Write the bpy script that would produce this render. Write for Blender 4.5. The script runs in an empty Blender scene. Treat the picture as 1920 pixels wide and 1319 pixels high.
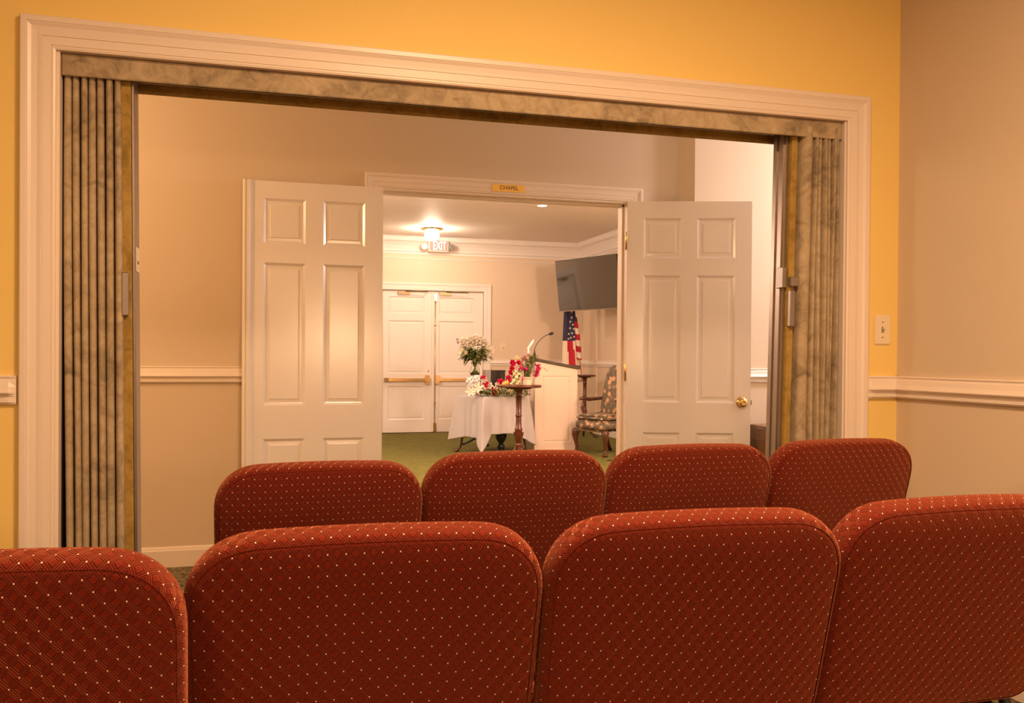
import bpy, bmesh, math, random
from mathutils import Vector, Matrix
from math import sin, cos, pi, radians as R

SC = bpy.context.scene
COL = SC.collection

# ------------------------------------------------------------------ camera
F_PX = 1688.39
yaw, pit, rol = R(15.6974), R(-0.4297), R(0.4186)
cd = bpy.data.cameras.new('camera')
cam = bpy.data.objects.new('camera', cd)
COL.objects.link(cam)
r0 = Vector((cos(yaw), -sin(yaw), 0))
fw = Vector((sin(yaw)*cos(pit), cos(yaw)*cos(pit), sin(pit)))
up0 = Vector((-sin(yaw)*sin(pit), -cos(yaw)*sin(pit), cos(pit)))
rt = r0*cos(rol) + up0*sin(rol)
up = -r0*sin(rol) + up0*cos(rol)
M = Matrix((rt, up, -fw)).transposed().to_4x4()
M.translation = Vector((0, 0, 1.1286))
cam.matrix_world = M
cd.sensor_width = 36
cd.lens = 36*F_PX/1920
cd.shift_y = 19.1/1920
cd.clip_start = 0.05
SC.camera = cam
SC.view_settings.view_transform = 'Standard'
SC.view_settings.look = 'None'
SC.view_settings.gamma = 1
SC.view_settings.exposure = 0.0
SC.view_settings.use_curve_mapping = False

# ------------------------------------------------------------------ world and lights
w = bpy.data.worlds.new('world'); SC.world = w
w.use_nodes = True
w.node_tree.nodes['Background'].inputs[0].default_value = (1.0, .6, .35, 1)
w.node_tree.nodes['Background'].inputs[1].default_value = 0.02

WARM = (1.0, .65, .37)
CHAP = (1.0, .70, .53)
def area(name, loc, size, power, color, rot=(0, 0, 0), sy=None):
    l = bpy.data.lights.new(name, 'AREA'); l.energy = power; l.color = color
    l.size = size
    if sy: l.shape = 'RECTANGLE'; l.size_y = sy
    o = bpy.data.objects.new(name, l); o.location = loc; o.rotation_euler = rot
    COL.objects.link(o); return o
def point(name, loc, rad, power, color):
    l = bpy.data.lights.new(name, 'POINT'); l.energy = power; l.color = color
    l.shadow_soft_size = rad
    o = bpy.data.objects.new(name, l); o.location = loc
    COL.objects.link(o); return o
area('front_room_ceiling_light', (.80, 1.12, 2.70), .45, 90, WARM)
area('front_room_rear_light', (-1.2, -1.4, 2.70), .8, 54, WARM)
point('front_room_lamp', (1.05, -2.2, 1.40), .09, 95, WARM)
point('hall_left_fill', (-1.7, 4.0, 2.2), .15, 55, WARM)  # added fill, out of view, to lift the upper hall wall
point('hall_right_lamp', (4.2, 4.40, 2.2), .12, 95, (1, .90, .90))
point('chapel_left_fill', (-.6, 8.6, 2.25), .25, 210, CHAP)  # added hidden fill that brightens the chapel walls and ceiling
point('chapel_right_lamp', (3.9, 6.4, 2.35), .2, 230, CHAP)
area('chapel_overhead_fill', (1.4, 8.0, 2.78), .8, 60, CHAP)  # area fill added overhead because the chapel was too dim

# ------------------------------------------------------------------ helpers
def obj(name, bm, m, parent=None, smooth=False, **kw):
    me = bpy.data.meshes.new(name)
    bm.normal_update()
    bm.to_mesh(me); bm.free()
    if smooth:
        for p in me.polygons: p.use_smooth = True
        if smooth != True:
            try: me.set_sharp_from_angle(angle=R(smooth))
            except Exception: pass
    for mm in (m if isinstance(m, (list, tuple)) else [m]): me.materials.append(mm)
    o = bpy.data.objects.new(name, me); COL.objects.link(o)
    if parent: o.parent = parent
    for k, v in kw.items(): o[k] = v
    return o
def thing(name, label, cat, loc=(0, 0, 0), rz=0, group=None):
    o = bpy.data.objects.new(name, None); COL.objects.link(o)
    o.location = loc; o.rotation_euler = (0, 0, rz); o.empty_display_size = .05
    o['label'] = label; o['category'] = cat
    if group: o['group'] = group
    return o
def tag(o, label, cat, group=None):
    o['label'] = label; o['category'] = cat
    if group: o['group'] = group
    return o
def struct(name, bm, m, parent=None, **kw):
    o = obj(name, bm, m, parent, **kw)
    if not parent: o['kind'] = 'structure'
    return o
def dup(root, loc, rz, label=None, sc=1):
    r = root.copy(); COL.objects.link(r); r.location = loc; r.rotation_euler = (0, 0, rz); r.scale = sc if isinstance(sc, tuple) else (sc, 1, sc+(1-sc)*.45)
    if label: r['label'] = label
    for ch in list(root.children):
        c = ch.copy(); COL.objects.link(c); c.parent = r
        for g in ch.children:
            d = g.copy(); COL.objects.link(d); d.parent = c
    return r
def box(bm, x0, x1, y0, y1, z0, z1, mi=0):
    v = [bm.verts.new((x, y, z)) for z in (z0, z1) for y in (y0, y1) for x in (x0, x1)]
    for q in ((0, 2, 3, 1), (4, 5, 7, 6), (0, 1, 5, 4), (2, 6, 7, 3), (0, 4, 6, 2), (1, 3, 7, 5)):
        bm.faces.new([v[i] for i in q]).material_index = mi
def bbox(x0, x1, y0, y1, z0, z1, bev=0, seg=2):
    bm = bmesh.new(); box(bm, x0, x1, y0, y1, z0, z1)
    if bev: bmesh.ops.bevel(bm, geom=list(bm.edges), offset=bev, segments=seg, affect='EDGES')
    return bm
def lathe(bm, prof, cx=0, cy=0, n=24, z0=0, close=True, mat=None):
    """prof: list of (r, z)"""
    rings = []
    for r, z in prof:
        if r < 1e-5: rings.append([bm.verts.new((cx, cy, z+z0))])
        else: rings.append([bm.verts.new((cx+r*cos(2*pi*i/n), cy+r*sin(2*pi*i/n), z+z0)) for i in range(n)])
    for a, b in zip(rings, rings[1:]):
        for i in range(n):
            j = (i+1) % n
            if len(a) == 1 and len(b) == 1: continue
            if len(a) == 1: f = bm.faces.new((a[0], b[j], b[i]))
            elif len(b) == 1: f = bm.faces.new((a[i], a[j], b[0]))
            else: f = bm.faces.new((a[i], a[j], b[j], b[i]))
    if close:
        for ring, fl in ((rings[0], True), (rings[-1], False)):
            if len(ring) > 1: bm.faces.new(list(reversed(ring)) if fl else ring)
    if mat is not None:
        vs = [v for rg in rings for v in rg]
        bmesh.ops.transform(bm, matrix=mat, verts=vs)
def tube(bm, pts, rad, n=8, cap=True):
    """rad: number or list"""
    pts = [Vector(p) for p in pts]
    rs = rad if isinstance(rad, (list, tuple)) else [rad]*len(pts)
    rings = []
    t0 = (pts[1]-pts[0]).normalized()
    u = t0.orthogonal().normalized()
    for i, p in enumerate(pts):
        a = pts[max(0, i-1)]; b = pts[min(len(pts)-1, i+1)]
        t = (b-a).normalized()
        u = (u - t*u.dot(t)).normalized(); v = t.cross(u)
        rings.append([bm.verts.new(p + (u*cos(2*pi*k/n)+v*sin(2*pi*k/n))*rs[i]) for k in range(n)])
    for a, b in zip(rings, rings[1:]):
        for k in range(n):
            bm.faces.new((a[k], a[(k+1) % n], b[(k+1) % n], b[k]))
    if cap:
        bm.faces.new(list(reversed(rings[0]))); bm.faces.new(rings[-1])
def prism_x(bm, prof, x0, x1, end0=0, end1=0):
    """profile [(y,z)] extruded from x0 to x1"""
    a = [bm.verts.new((x0, y, z)) for y, z in prof]; b = [bm.verts.new((x1, y, z)) for y, z in prof]
    n = len(prof)
    for i in range(n):
        j = (i+1) % n; bm.faces.new((a[i], a[j], b[j], b[i]))
    bm.faces.new(list(reversed(a))); bm.faces.new(b)
    bmesh.ops.recalc_face_normals(bm, faces=bm.faces)
def sweep_frame(x0, x1, zt, prof, y):
    """casing: profile [(outward offset, depth)] mitred round an opening, sitting on plane y, proud towards -y"""
    bm = bmesh.new()
    cols = []
    for (px, pz, sx, sz) in ((x0, 0, -1, 0), (x0, zt, -1, 1), (x1, zt, 1, 1), (x1, 0, 1, 0)):
        cols.append([bm.verts.new((px+sx*o, y-d, pz+sz*o)) for o, d in prof])
    n = len(prof)
    for a, b in zip(cols, cols[1:]):
        for i in range(n):
            j = (i+1) % n; bm.faces.new((a[i], a[j], b[j], b[i]))
    bm.faces.new(cols[0]); bm.faces.new(list(reversed(cols[-1])))
    bmesh.ops.recalc_face_normals(bm, faces=bm.faces)
    return bm
CASING = lambda w, d: [(0, 0), (0, d*.45), (w*.06, d*.55), (w*.10, d*.55), (w*.12, d*.50), (w*.13, d*.60), (w*.36, d*.66),
    (w*.37, d*.60), (w*.385, d*.60), (w*.40, d*.72), (w*.52, d*.66), (w*.68, d*.76), (w*.78, d*.95), (w*.80, d*.90), (w*.82, d), (w*.96, d), (w, d*.9), (w, 0)]
def rail_prof(y, s=-1, z0=.9695, h=.0865, k=1.0):
    P = [(0, 1), (.013, 1), (.015, .95), (.012, .90), (.012, .86), (.016, .80), (.021, .60), (.029, .45), (.031, .42), (.030, .38),
         (.021, .35), (.019, .30), (.014, .27), (.014, .20), (.019, .18), (.019, .07), (.013, .05), (.012, 0), (0, 0)]
    return [(y+s*d*k, z0+h*z) for d, z in P]
def chair_rail(x0, x1, y, ret0=False, ret1=False, s=-1):
    bm = bmesh.new()
    segs = []
    full = rail_prof(y, s)
    thin = [(y+s*min(abs(a-y), .013), z) for a, z in full]
    xs = []
    if ret0: xs += [(x0, thin), (x0+.02, full)]
    else: xs += [(x0, full)]
    if ret1: xs += [(x1-.02, full), (x1, thin)]
    else: xs += [(x1, full)]
    rings = [[bm.verts.new((x, a, z)) for a, z in pr] for x, pr in xs]
    n = len(full)
    for a, b in zip(rings, rings[1:]):
        for i in range(n): bm.faces.new((a[i], a[(i+1) % n], b[(i+1) % n], b[i]))
    bm.faces.new(rings[0]); bm.faces.new(list(reversed(rings[-1])))
    bmesh.ops.recalc_face_normals(bm, faces=bm.faces)
    return bm
def chair_rail_y(y0, y1, x, s=-1):
    """rail on a wall plane x, proud towards s*x"""
    bm = bmesh.new()
    P = rail_prof(0, 1)
    a = [bm.verts.new((x+s*d, y0, z)) for d, z in P]; b = [bm.verts.new((x+s*d, y1, z)) for d, z in P]
    n = len(P)
    for i in range(n): bm.faces.new((a[i], a[(i+1) % n], b[(i+1) % n], b[i]))
    bm.faces.new(a); bm.faces.new(list(reversed(b)))
    bmesh.ops.recalc_face_normals(bm, faces=bm.faces)
    return bm

# ------------------------------------------------------------------ materials
class NT:
    def __init__(s, name):
        s.m = bpy.data.materials.new(name); s.m.use_nodes = True
        s.t = s.m.node_tree; s.b = s.t.nodes['Principled BSDF']
    def n(s, typ, **kw):
        nd = s.t.nodes.new(typ)
        for k, v in kw.items(): setattr(nd, k, v)
        return nd
    def l(s, a, b): s.t.links.new(a, b)
    def math(s, op, a, b=None, c=None):
        nd = s.n('ShaderNodeMath', operation=op)
        for i, v in enumerate((a, b, c)):
            if v is None: continue
            if isinstance(v, (int, float)): nd.inputs[i].default_value = v
            else: s.l(v, nd.inputs[i])
        return nd.outputs[0]
    def mix(s, f, a, b, blend='MIX'):
        nd = s.n('ShaderNodeMix', data_type='RGBA', blend_type=blend)
        for i, v in ((0, f), (6, a), (7, b)):
            if isinstance(v, (int, float)): nd.inputs[i].default_value = v
            elif isinstance(v, tuple): nd.inputs[i].default_value = (*v, 1)
            else: s.l(v, nd.inputs[i])
        return nd.outputs[2]
    def noise(s, scale, detail=2, rough=.5, vec=None, dist=0):
        nd = s.n('ShaderNodeTexNoise'); nd.inputs['Scale'].default_value = scale
        nd.inputs['Detail'].default_value = detail; nd.inputs['Roughness'].default_value = rough
        nd.inputs['Distortion'].default_value = dist
        if vec is not None: s.l(vec, nd.inputs['Vector'])
        return nd.outputs[0]
    def coord(s, which='Object', scale=None):
        c = s.n('ShaderNodeTexCoord').outputs[which]
        if scale:
            mp = s.n('ShaderNodeMapping'); mp.inputs['Scale'].default_value = scale; s.l(c, mp.inputs[0]); c = mp.outputs[0]
        return c
    def ramp(s, f, stops):
        nd = s.n('ShaderNodeValToRGB'); e = nd.color_ramp.elements
        while len(e) < len(stops): e.new(.5)
        for el, (p, c) in zip(e, stops): el.position = p; el.color = (*c, 1)
        s.l(f, nd.inputs[0]); return nd.outputs[0]
    def bump(s, h, strength, dist=.001):
        nd = s.n('ShaderNodeBump'); nd.inputs['Strength'].default_value = strength; nd.inputs['Distance'].default_value = dist
        s.l(h, nd.inputs['Height']); s.l(nd.outputs[0], s.b.inputs['Normal'])
    def set(s, **kw):
        for k, v in kw.items(): s.b.inputs[k.replace('_', ' ')].default_value = v
def simple(name, col, rough=.5, metal=0, vary=.08, nscale=6, bump=0, bscale=300, bdist=.0005, **kw):
    m = NT(name); c = m.coord()
    f = m.noise(nscale, 3, vec=c)
    lo = tuple(x*(1-vary) for x in col); hi = tuple(min(1, x*(1+vary)) for x in col)
    m.l(m.mix(f, lo, hi), m.b.inputs['Base Color'])
    m.set(Roughness=rough, Metallic=metal, **kw)
    if bump: m.bump(m.noise(bscale, 2, vec=c), bump, bdist)
    return m.m
PAINT_A = simple('front_wall_yellow', (.86, .62, .20), .75, vary=.02, nscale=1.5, bump=.25, bscale=260)  # front wall in a more saturated yellow than the other walls
PAINT_T = simple('tan_wall_paint', (.66, .53, .39), .75, vary=.02, nscale=1.5, bump=.25, bscale=260)
PAINT_C = simple('chapel_wall_paint', (.78, .64, .49), .75, vary=.02, nscale=1.5, bump=.2, bscale=260)
CEIL = simple('ceiling_paint', (.72, .68, .62), .55, vary=.03)
CEILC = simple('chapel_ceiling_paint', (.88, .77, .70), .62, vary=.03)
TRIM = simple('cream_gloss_trim_paint', (.80, .68, .58), .35, vary=.02, nscale=3)
TRIMC = simple('white_chapel_trim_paint', (.84, .77, .71), .35, vary=.02, nscale=3)
def door_mat():
    m = NT('cream_semi_gloss_door_paint')
    c = m.coord('Object', (60, 60, 2.2))
    f = m.noise(3.5, 5, .6, c, .6)
    m.l(m.mix(f, (.83, .77, .75), (.87, .81, .79)), m.b.inputs['Base Color'])
    m.set(Roughness=.20, IOR=1.75)
    m.bump(f, .14, .0010)
    return m.m
DOOR = door_mat()
BRASS = simple('polished_brass', (.83, .58, .25), .22, 1, vary=.1, nscale=30)
OLDBRASS = simple('aged_bronze_metal', (.30, .21, .11), .35, 1, vary=.3, nscale=60)
METAL = simple('anodised_grey_brown_metal', (.34, .28, .23), .35, .8, vary=.1, nscale=20)
ALUM = simple('brushed_aluminium', (.34, .30, .28), .42, .9, vary=.08, nscale=40)
BLACK = simple('black_plastic', (.012, .012, .012), .4, vary=.3)
IVORY = simple('ivory_plastic', (.83, .70, .50), .35, vary=.02)
def marbled(name, lo, mid, hi, sc=14):
    m = NT(name); c = m.coord()
    a = m.noise(sc, 6, .65, c, 1.4); b = m.noise(sc*.28, 3, .5, c, .5); g = m.noise(420, 3, .7, c)
    s = m.math('ADD', m.math('MULTIPLY', a, .55), m.math('MULTIPLY', b, .45))
    col = m.ramp(s, [(.36, lo), (.50, mid), (.64, hi)])
    col = m.mix(m.math('MULTIPLY', g, .5), col, (lo[0]*.6, lo[1]*.6, lo[2]*.6))
    m.l(col, m.b.inputs['Base Color']); m.set(Roughness=.85)
    m.bump(m.math('ADD', g, a), .35, .0015)
    return m.m
FOLD = marbled('marbled_taupe_partition_fabric', (.22, .165, .10), (.50, .38, .235), (.66, .52, .34))
GOLDP = marbled('golden_vinyl_and_valance_light', (.24, .145, .025), (.44, .275, .055), (.54, .36, .10), 20)
GRAYD = simple('dark_gap_shade_and_soil', (.03, .025, .02), .9)  # near-black for the painted gap shade at the jambs and the pot soil

def carpet(name, stops, sc, bs=700):
    m = NT(name); c = m.coord()
    f = m.noise(sc, 4, .6, c, 2.0); g = m.noise(bs, 2, .7, c)
    s = m.math('ADD', m.math('MULTIPLY', f, .75), m.math('MULTIPLY', g, .25))
    m.l(m.ramp(s, stops), m.b.inputs['Base Color']); m.set(Roughness=1.0)
    m.bump(g, .8, .004); return m.m
CARP_D = carpet('dark_floral_carpet', [(.42, (.025, .022, .012)), (.47, (.30, .20, .07)), (.52, (.05, .045, .025)), (.58, (.42, .30, .13))], 30)
CARP_G = carpet('olive_green_carpet', [(.35, (.095, .090, .010)), (.5, (.135, .125, .015)), (.65, (.175, .160, .024))], 9, 160)

def chair_fabric():
    m = NT('burgundy_diamond_weave_upholstery')
    uv = m.n('ShaderNodeUVMap'); sp = m.n('ShaderNodeSeparateXYZ'); m.l(uv.outputs[0], sp.inputs[0])
    u = m.math('DIVIDE', sp.outputs[0], .0272); v = m.math('DIVIDE', sp.outputs[1], .0338)
    a = m.math('ADD', u, v); b = m.math('SUBTRACT', u, v)
    fa = m.math('ABSOLUTE', m.math('SUBTRACT', m.math('FRACT', a), .5))
    fb = m.math('ABSOLUTE', m.math('SUBTRACT', m.math('FRACT', b), .5))
    mx = m.math('MAXIMUM', fa, fb); mn = m.math('MINIMUM', fa, fb)
    def band(x, lo, hi, soft=.025):
        g = m.n('ShaderNodeMapRange'); g.interpolation_type = 'SMOOTHSTEP'
        m.l(x, g.inputs[0]); g.inputs[1].default_value = lo-soft; g.inputs[2].default_value = lo+soft
        h = m.n('ShaderNodeMapRange'); h.interpolation_type = 'SMOOTHSTEP'
        m.l(x, h.inputs[0]); h.inputs[1].default_value = hi-soft; h.inputs[2].default_value = hi+soft
        return m.math('SUBTRACT', g.outputs[0], h.outputs[0])
    groove = m.math('MAXIMUM', band(mx, .225, .30), band(mx, .385, .445, .02))
    light = band(mx, .455, .60, .02)
    # little light dot on each lattice corner
    du = m.math('SUBTRACT', m.math('ABSOLUTE', m.math('SUBTRACT', m.math('FRACT', a), .5)), .5)
    dv = m.math('SUBTRACT', m.math('ABSOLUTE', m.math('SUBTRACT', m.math('FRACT', b), .5)), .5)
    dd = m.math('SQRT', m.math('ADD', m.math('POWER', m.math('ABSOLUTE', du), 2), m.math('POWER', m.math('ABSOLUTE', dv), 2)))
    dot = m.n('ShaderNodeMapRange'); m.l(dd, dot.inputs[0]); dot.inputs[1].default_value = .062; dot.inputs[2].default_value = .034
    dot = dot.outputs[0]
    # fine weave
    wa = m.math('SINE', m.math('MULTIPLY', a, 2*pi*5)); wb = m.math('SINE', m.math('MULTIPLY', b, 2*pi*5))
    weave = m.math('MULTIPLY', m.math('ADD', m.math('MULTIPLY', wa, wb), 1), .5)
    nz = m.noise(900, 2, .7, m.coord())
    base = m.mix(weave, (.125, .010, .003), (.215, .020, .006))
    base = m.mix(m.math('MULTIPLY', nz, .5), base, (.09, .007, .003))
    base = m.mix(m.math('MULTIPLY', groove, .75), base, (.045, .003, .001))
    base = m.mix(m.math('MULTIPLY', light, .10), base, (.26, .035, .02))
    base = m.mix(dot, base, (1.0, .88, .70))
    m.l(base, m.b.inputs['Base Color'])
    m.set(Roughness=.95, Sheen_Weight=.6, Sheen_Roughness=.45, Specular_IOR_Level=.15)
    m.b.inputs['Sheen Tint'].default_value = (1.0, .34, .16, 1)
    h = m.math('ADD', m.math('MULTIPLY', weave, .22), m.math('SUBTRACT', 1, groove))
    m.bump(h, .8, .0014)
    return m.m
FABRIC = chair_fabric()
SEAM = simple('dark_burgundy_seam_thread', (.06, .007, .003), .9)
def wood(name, lo, hi, rough=.3, sc=(25, 25, 3)):
    m = NT(name); c = m.coord('Object', sc); f = m.noise(2.2, 5, .6, c, 1.2)
    m.l(m.ramp(f, [(.3, lo), (.7, hi)]), m.b.inputs['Base Color']); m.set(Roughness=rough)
    return m.m
CHERRY = wood('red_cherry_wood', (.055, .012, .005), (.125, .030, .012), .28)
WALNUT = wood('dark_walnut_wood', (.05, .018, .008), (.12, .045, .02), .25)
CABW = wood('brown_cabinet_wood', (.19, .095, .035), (.33, .175, .07), .35)
BLACKW = simple('black_lacquered_wood', (.018, .018, .014), .25, vary=.5, nscale=20)
def floral():
    m = NT('floral_tapestry_upholstery'); c = m.coord()
    vo = m.n('ShaderNodeTexVoronoi'); vo.inputs['Scale'].default_value = 13; m.l(c, vo.inputs[0])
    d = vo.outputs['Distance']
    n1 = m.noise(34, 4, .6, c, 2.5)
    s = m.math('ADD', d, m.math('MULTIPLY', m.math('SUBTRACT', n1, .5), 1.15))
    flow = m.ramp(s, [(.0, (.50, .22, .10)), (.20, (.66, .38, .20)), (.33, (.58, .38, .22)), (.37, (.05, .04, .03)), (1, (.03, .03, .025))])
    leaf = m.ramp(m.noise(62, 3, .6, c, 3.5), [(.44, (.028, .030, .028)), (.50, (.09, .08, .05)), (.56, (.48, .34, .20)), (.6, (.05, .045, .035))])
    k = m.n('ShaderNodeMapRange'); m.l(s, k.inputs[0]); k.inputs[1].default_value = .36; k.inputs[2].default_value = .40
    m.l(m.mix(k.outputs[0], flow, leaf), m.b.inputs['Base Color']); m.set(Roughness=.9)
    return m.m
FLORAL = floral()
LINEN = simple('white_linen_cloth', (.50, .47, .475), .85, vary=.04, nscale=12, bump=.4, bscale=900)
PAINTL = simple('cream_lectern_paint', (.76, .61, .49), .4, vary=.02)
PAINTLS = simple('dark_brown_lectern_top', (.055, .035, .012), .4, vary=.1)
GREEN = simple('dark_green_leaf', (.10, .125, .025), .5, vary=.5, nscale=40)
GREENL = simple('light_green_leaf', (.30, .31, .08), .5, vary=.45, nscale=40)
STEMG = simple('green_stem', (.16, .17, .04), .5, vary=.4, nscale=60)
REDP = simple('crimson_rose_petal', (.66, .010, .075), .55, vary=.3, nscale=50)
MAGP = simple('magenta_petal', (.75, .05, .22), .6, vary=.25, nscale=60)
CORALP = simple('coral_pink_petal', (.62, .13, .13), .6, vary=.3, nscale=60)
WHITEP = simple('ivory_white_petal', (.90, .82, .68), .55, vary=.06, nscale=50)
CREAMP = simple('pale_cream_petal', (.80, .70, .42), .55, vary=.1, nscale=50)
YELP = simple('yellow_stamen', (.75, .48, .10), .6)
PUREW = simple('bright_white_feather', (.80, .77, .75), .6, vary=.02)
CERAM = simple('cream_ribbed_ceramic', (.66, .56, .42), .35, vary=.08, nscale=30)
BOXBLK = simple('black_box_leather', (.025, .020, .018), .4, vary=.3)
BOXGRY = simple('grey_box_card', (.28, .25, .22), .6, vary=.1)
FBLUE = simple('navy_flag_cloth', (.035, .035, .085), .8, vary=.2)
FRED = simple('red_flag_cloth', (.50, .012, .03), .8, vary=.15)
FWHITE = simple('white_flag_cloth', (.85, .72, .58), .8, vary=.04)
FRINGE = simple('gold_fringe', (.72, .46, .12), .7, vary=.2, nscale=200)
def glass():
    m = NT('clear_vase_glass'); c = m.coord(); m.noise(4, vec=c)
    m.set(Roughness=.02, IOR=1.45, Transmission_Weight=1.0); m.b.inputs['Base Color'].default_value = (.93, .97, .9, 1)
    return m.m
GLASS = glass()
def emit(name, col, st):
    m = NT(name); m.b.inputs['Base Color'].default_value = (*col, 1)
    m.b.inputs['Emission Color'].default_value = (*col, 1); m.set(Emission_Strength=st, Roughness=.4)
    return m.m
BULB = emit('glowing_frosted_globe', (1, .80, .62), 115)
CANLIT = emit('glowing_downlight_lens', (1, .9, .78), 6)
EXITGLOW = emit('lit_exit_sign_letters', (1, .93, .92), 1.8)
SCREEN = simple('glossy_black_screen', (.012, .010, .009), .09, vary=.05, Specular_IOR_Level=1.0)
SCREEN.node_tree.nodes['Principled BSDF'].inputs['Coat Weight'].default_value = .8
SCREEN.node_tree.nodes['Principled BSDF'].inputs['Coat IOR'].default_value = 1.5
SCREEN.node_tree.nodes['Principled BSDF'].inputs['Coat Roughness'].default_value = .04
INK = simple('engraved_dark_lettering', (.05, .03, .01), .6)
EXITRED = simple('washed_red_exit_face', (.62, .27, .22), .5)

def text_mesh(txt, size, depth, mat, parent, loc, name='lettering', width=None, cap_h=None):
    cu = bpy.data.curves.new(name, 'FONT'); cu.body = txt; cu.size = size; cu.extrude = depth
    cu.align_x = 'CENTER'; cu.align_y = 'CENTER'
    t = bpy.data.objects.new('tmp_text', cu); COL.objects.link(t)
    dg = bpy.context.evaluated_depsgraph_get()
    me = bpy.data.meshes.new_from_object(t.evaluated_get(dg))
    bpy.data.objects.remove(t); me.name = name
    xs = [v.co.x for v in me.vertices]; ys = [v.co.y for v in me.vertices]
    cx, cy = (min(xs)+max(xs))/2, (min(ys)+max(ys))/2
    sx = (width/(max(xs)-min(xs))) if width else 1; sy = (cap_h/(max(ys)-min(ys))) if cap_h else 1
    for v in me.vertices:
        v.co = Vector(((v.co.x-cx)*sx, -v.co.z, (v.co.y-cy)*sy))
    me.materials.clear(); me.materials.append(mat)
    o = bpy.data.objects.new(name, me); COL.objects.link(o); o.parent = parent; o.location = loc
    return o

# ================================================================== STRUCTURE
YA0, YA1 = 3.0115, 3.2600        # front wall with the wide opening
YB0, YB1 = 5.0359, 5.1560        # wall with the chapel door
YC = 12.79                       # far wall of the chapel
XR = 2.425                       # right wall, front room
XCR = 4.70                       # right wall, chapel
AX0, AX1, AZ = -.602, 2.188, 2.048
BX0, BX1, BZ = .640, 2.140, 2.055
H1, H2, H3 = 2.75, 2.75, 2.80

bm = bmesh.new(); box(bm, -3.6, XR+.12, -3.2, 3.13, -.06, 0); struct('floor', bm, CARP_D)
bm = bmesh.new(); box(bm, -3.6, 6.0, 3.13, 5.10, -.06, 0); struct('floor', bm, CARP_D)
bm = bmesh.new(); box(bm, -3.1, 6.0, 5.10, YC+.1, -.06, 0); struct('floor', bm, CARP_G)
bm = bmesh.new(); box(bm, -3.6, XR+.12, -3.2, 3.13, H1, H1+.1); struct('ceiling', bm, CEIL)
bm = bmesh.new(); box(bm, -3.6, 6.0, 3.13, 5.10, H2, H2+.1); struct('ceiling', bm, CEIL)
bm = bmesh.new(); box(bm, -3.1, 6.0, 5.10, YC+.1, H3, H3+.1); struct('ceiling', bm, CEILC)

bm = bmesh.new()
box(bm, -3.6, AX0, YA0, YA1, 0, H1); box(bm, AX1, XR+.12, YA0, YA1, 0, H1); box(bm, AX0, AX1, YA0, YA1, AZ, H1)
struct('wall_front', bm, PAINT_A)
bm = bmesh.new(); box(bm, XR, XR+.12, -3.2, YA0, 0, H1); struct('wall_right', bm, PAINT_T)
bm = bmesh.new(); box(bm, -3.6, -3.48, -3.2, YA0, 0, H1); struct('wall_left', bm, PAINT_T)
bm = bmesh.new(); box(bm, -3.48, XR, -3.2, -3.08, 0, H1); struct('wall_back', bm, PAINT_T)
bm = bmesh.new()
box(bm, -3.6, BX0, YB0, YB1, 0, H2); box(bm, BX1, 6.0, YB0, YB1, 0, H2); box(bm, BX0, BX1, YB0, YB1, BZ, H2)
struct('wall_chapel_entry', bm, PAINT_T)
# shallow projecting chase beside the chapel door, with a splayed corner
bm = bmesh.new()
pl = [(2.469, YB0), (2.533, 4.955), (6.0, 4.955), (6.0, YB0)]
a = [bm.verts.new((x, y, 0)) for x, y in pl]; b = [bm.verts.new((x, y, H2)) for x, y in pl]
for i in range(4): bm.faces.new((a[i], a[(i+1) % 4], b[(i+1) % 4], b[i]))
bm.faces.new(a); bm.faces.new(b); bmesh.ops.recalc_face_normals(bm, faces=bm.faces)
struct('wall_projecting_bay', bm, PAINT_C)
bm = bmesh.new(); box(bm, -3.6, -3.5, YA1, YB0, 0, H2); struct('wall_hall_left', bm, PAINT_T)
bm = bmesh.new(); box(bm, 5.9, 6.0, YA1, YB0, 0, H2); box(bm, XR+.12, 5.9, 3.13, YA1, 0, H2); struct('wall_hall_right', bm, PAINT_T)

# chapel walls; the far wall has the opening of the exit doors
CX0, CX1, CZ = 1.680, 3.160, 2.045
bm = bmesh.new()
box(bm, -3.1, CX0, YC, YC+.12, 0, H3); box(bm, CX1, XCR, YC, YC+.12, 0, H3); box(bm, CX0, CX1, YC, YC+.12, CZ, H3)
box(bm, CX0, CX1, YC+.08, YC+.12, 0, CZ)
struct('wall_chapel_far', bm, PAINT_C)
bm = bmesh.new(); box(bm, XCR, XCR+.12, YB1, YC+.12, 0, H3); struct('wall_chapel_right', bm, PAINT_C)
bm = bmesh.new(); box(bm, -3.1, -3.0, YB1, YC, 0, H3); struct('wall_chapel_left', bm, PAINT_C)
bm = bmesh.new(); box(bm, -3.0, BX0-.09, YB1, YB1+.005, 0, H3); box(bm, BX1+.09, XCR, YB1, YB1+.005, 0, H3); box(bm, BX0-.09, BX1+.09, YB1, YB1+.005, BZ+.09, H3)
struct('wall_chapel_near', bm, PAINT_C)

# --- wide opening: jamb lining and casing
bm = sweep_frame(AX0+.006, AX1-.006, AZ-.006, CASING(.096, .024), YA0)
struct('trim_1', bm, TRIM, label='wide cream casing around the folding partition opening', category='door casing')
bm = bmesh.new()
box(bm, AX0, AX0+.016, YA0, YA1, 0, AZ); box(bm, AX1-.012, AX1, YA0, YA1, 0, AZ); box(bm, AX0, AX1, YA0, YA1, AZ-.006, AZ)
struct('trim_2', bm, TRIM, label='cream jamb lining inside the wide opening', category='door jamb')
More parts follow.
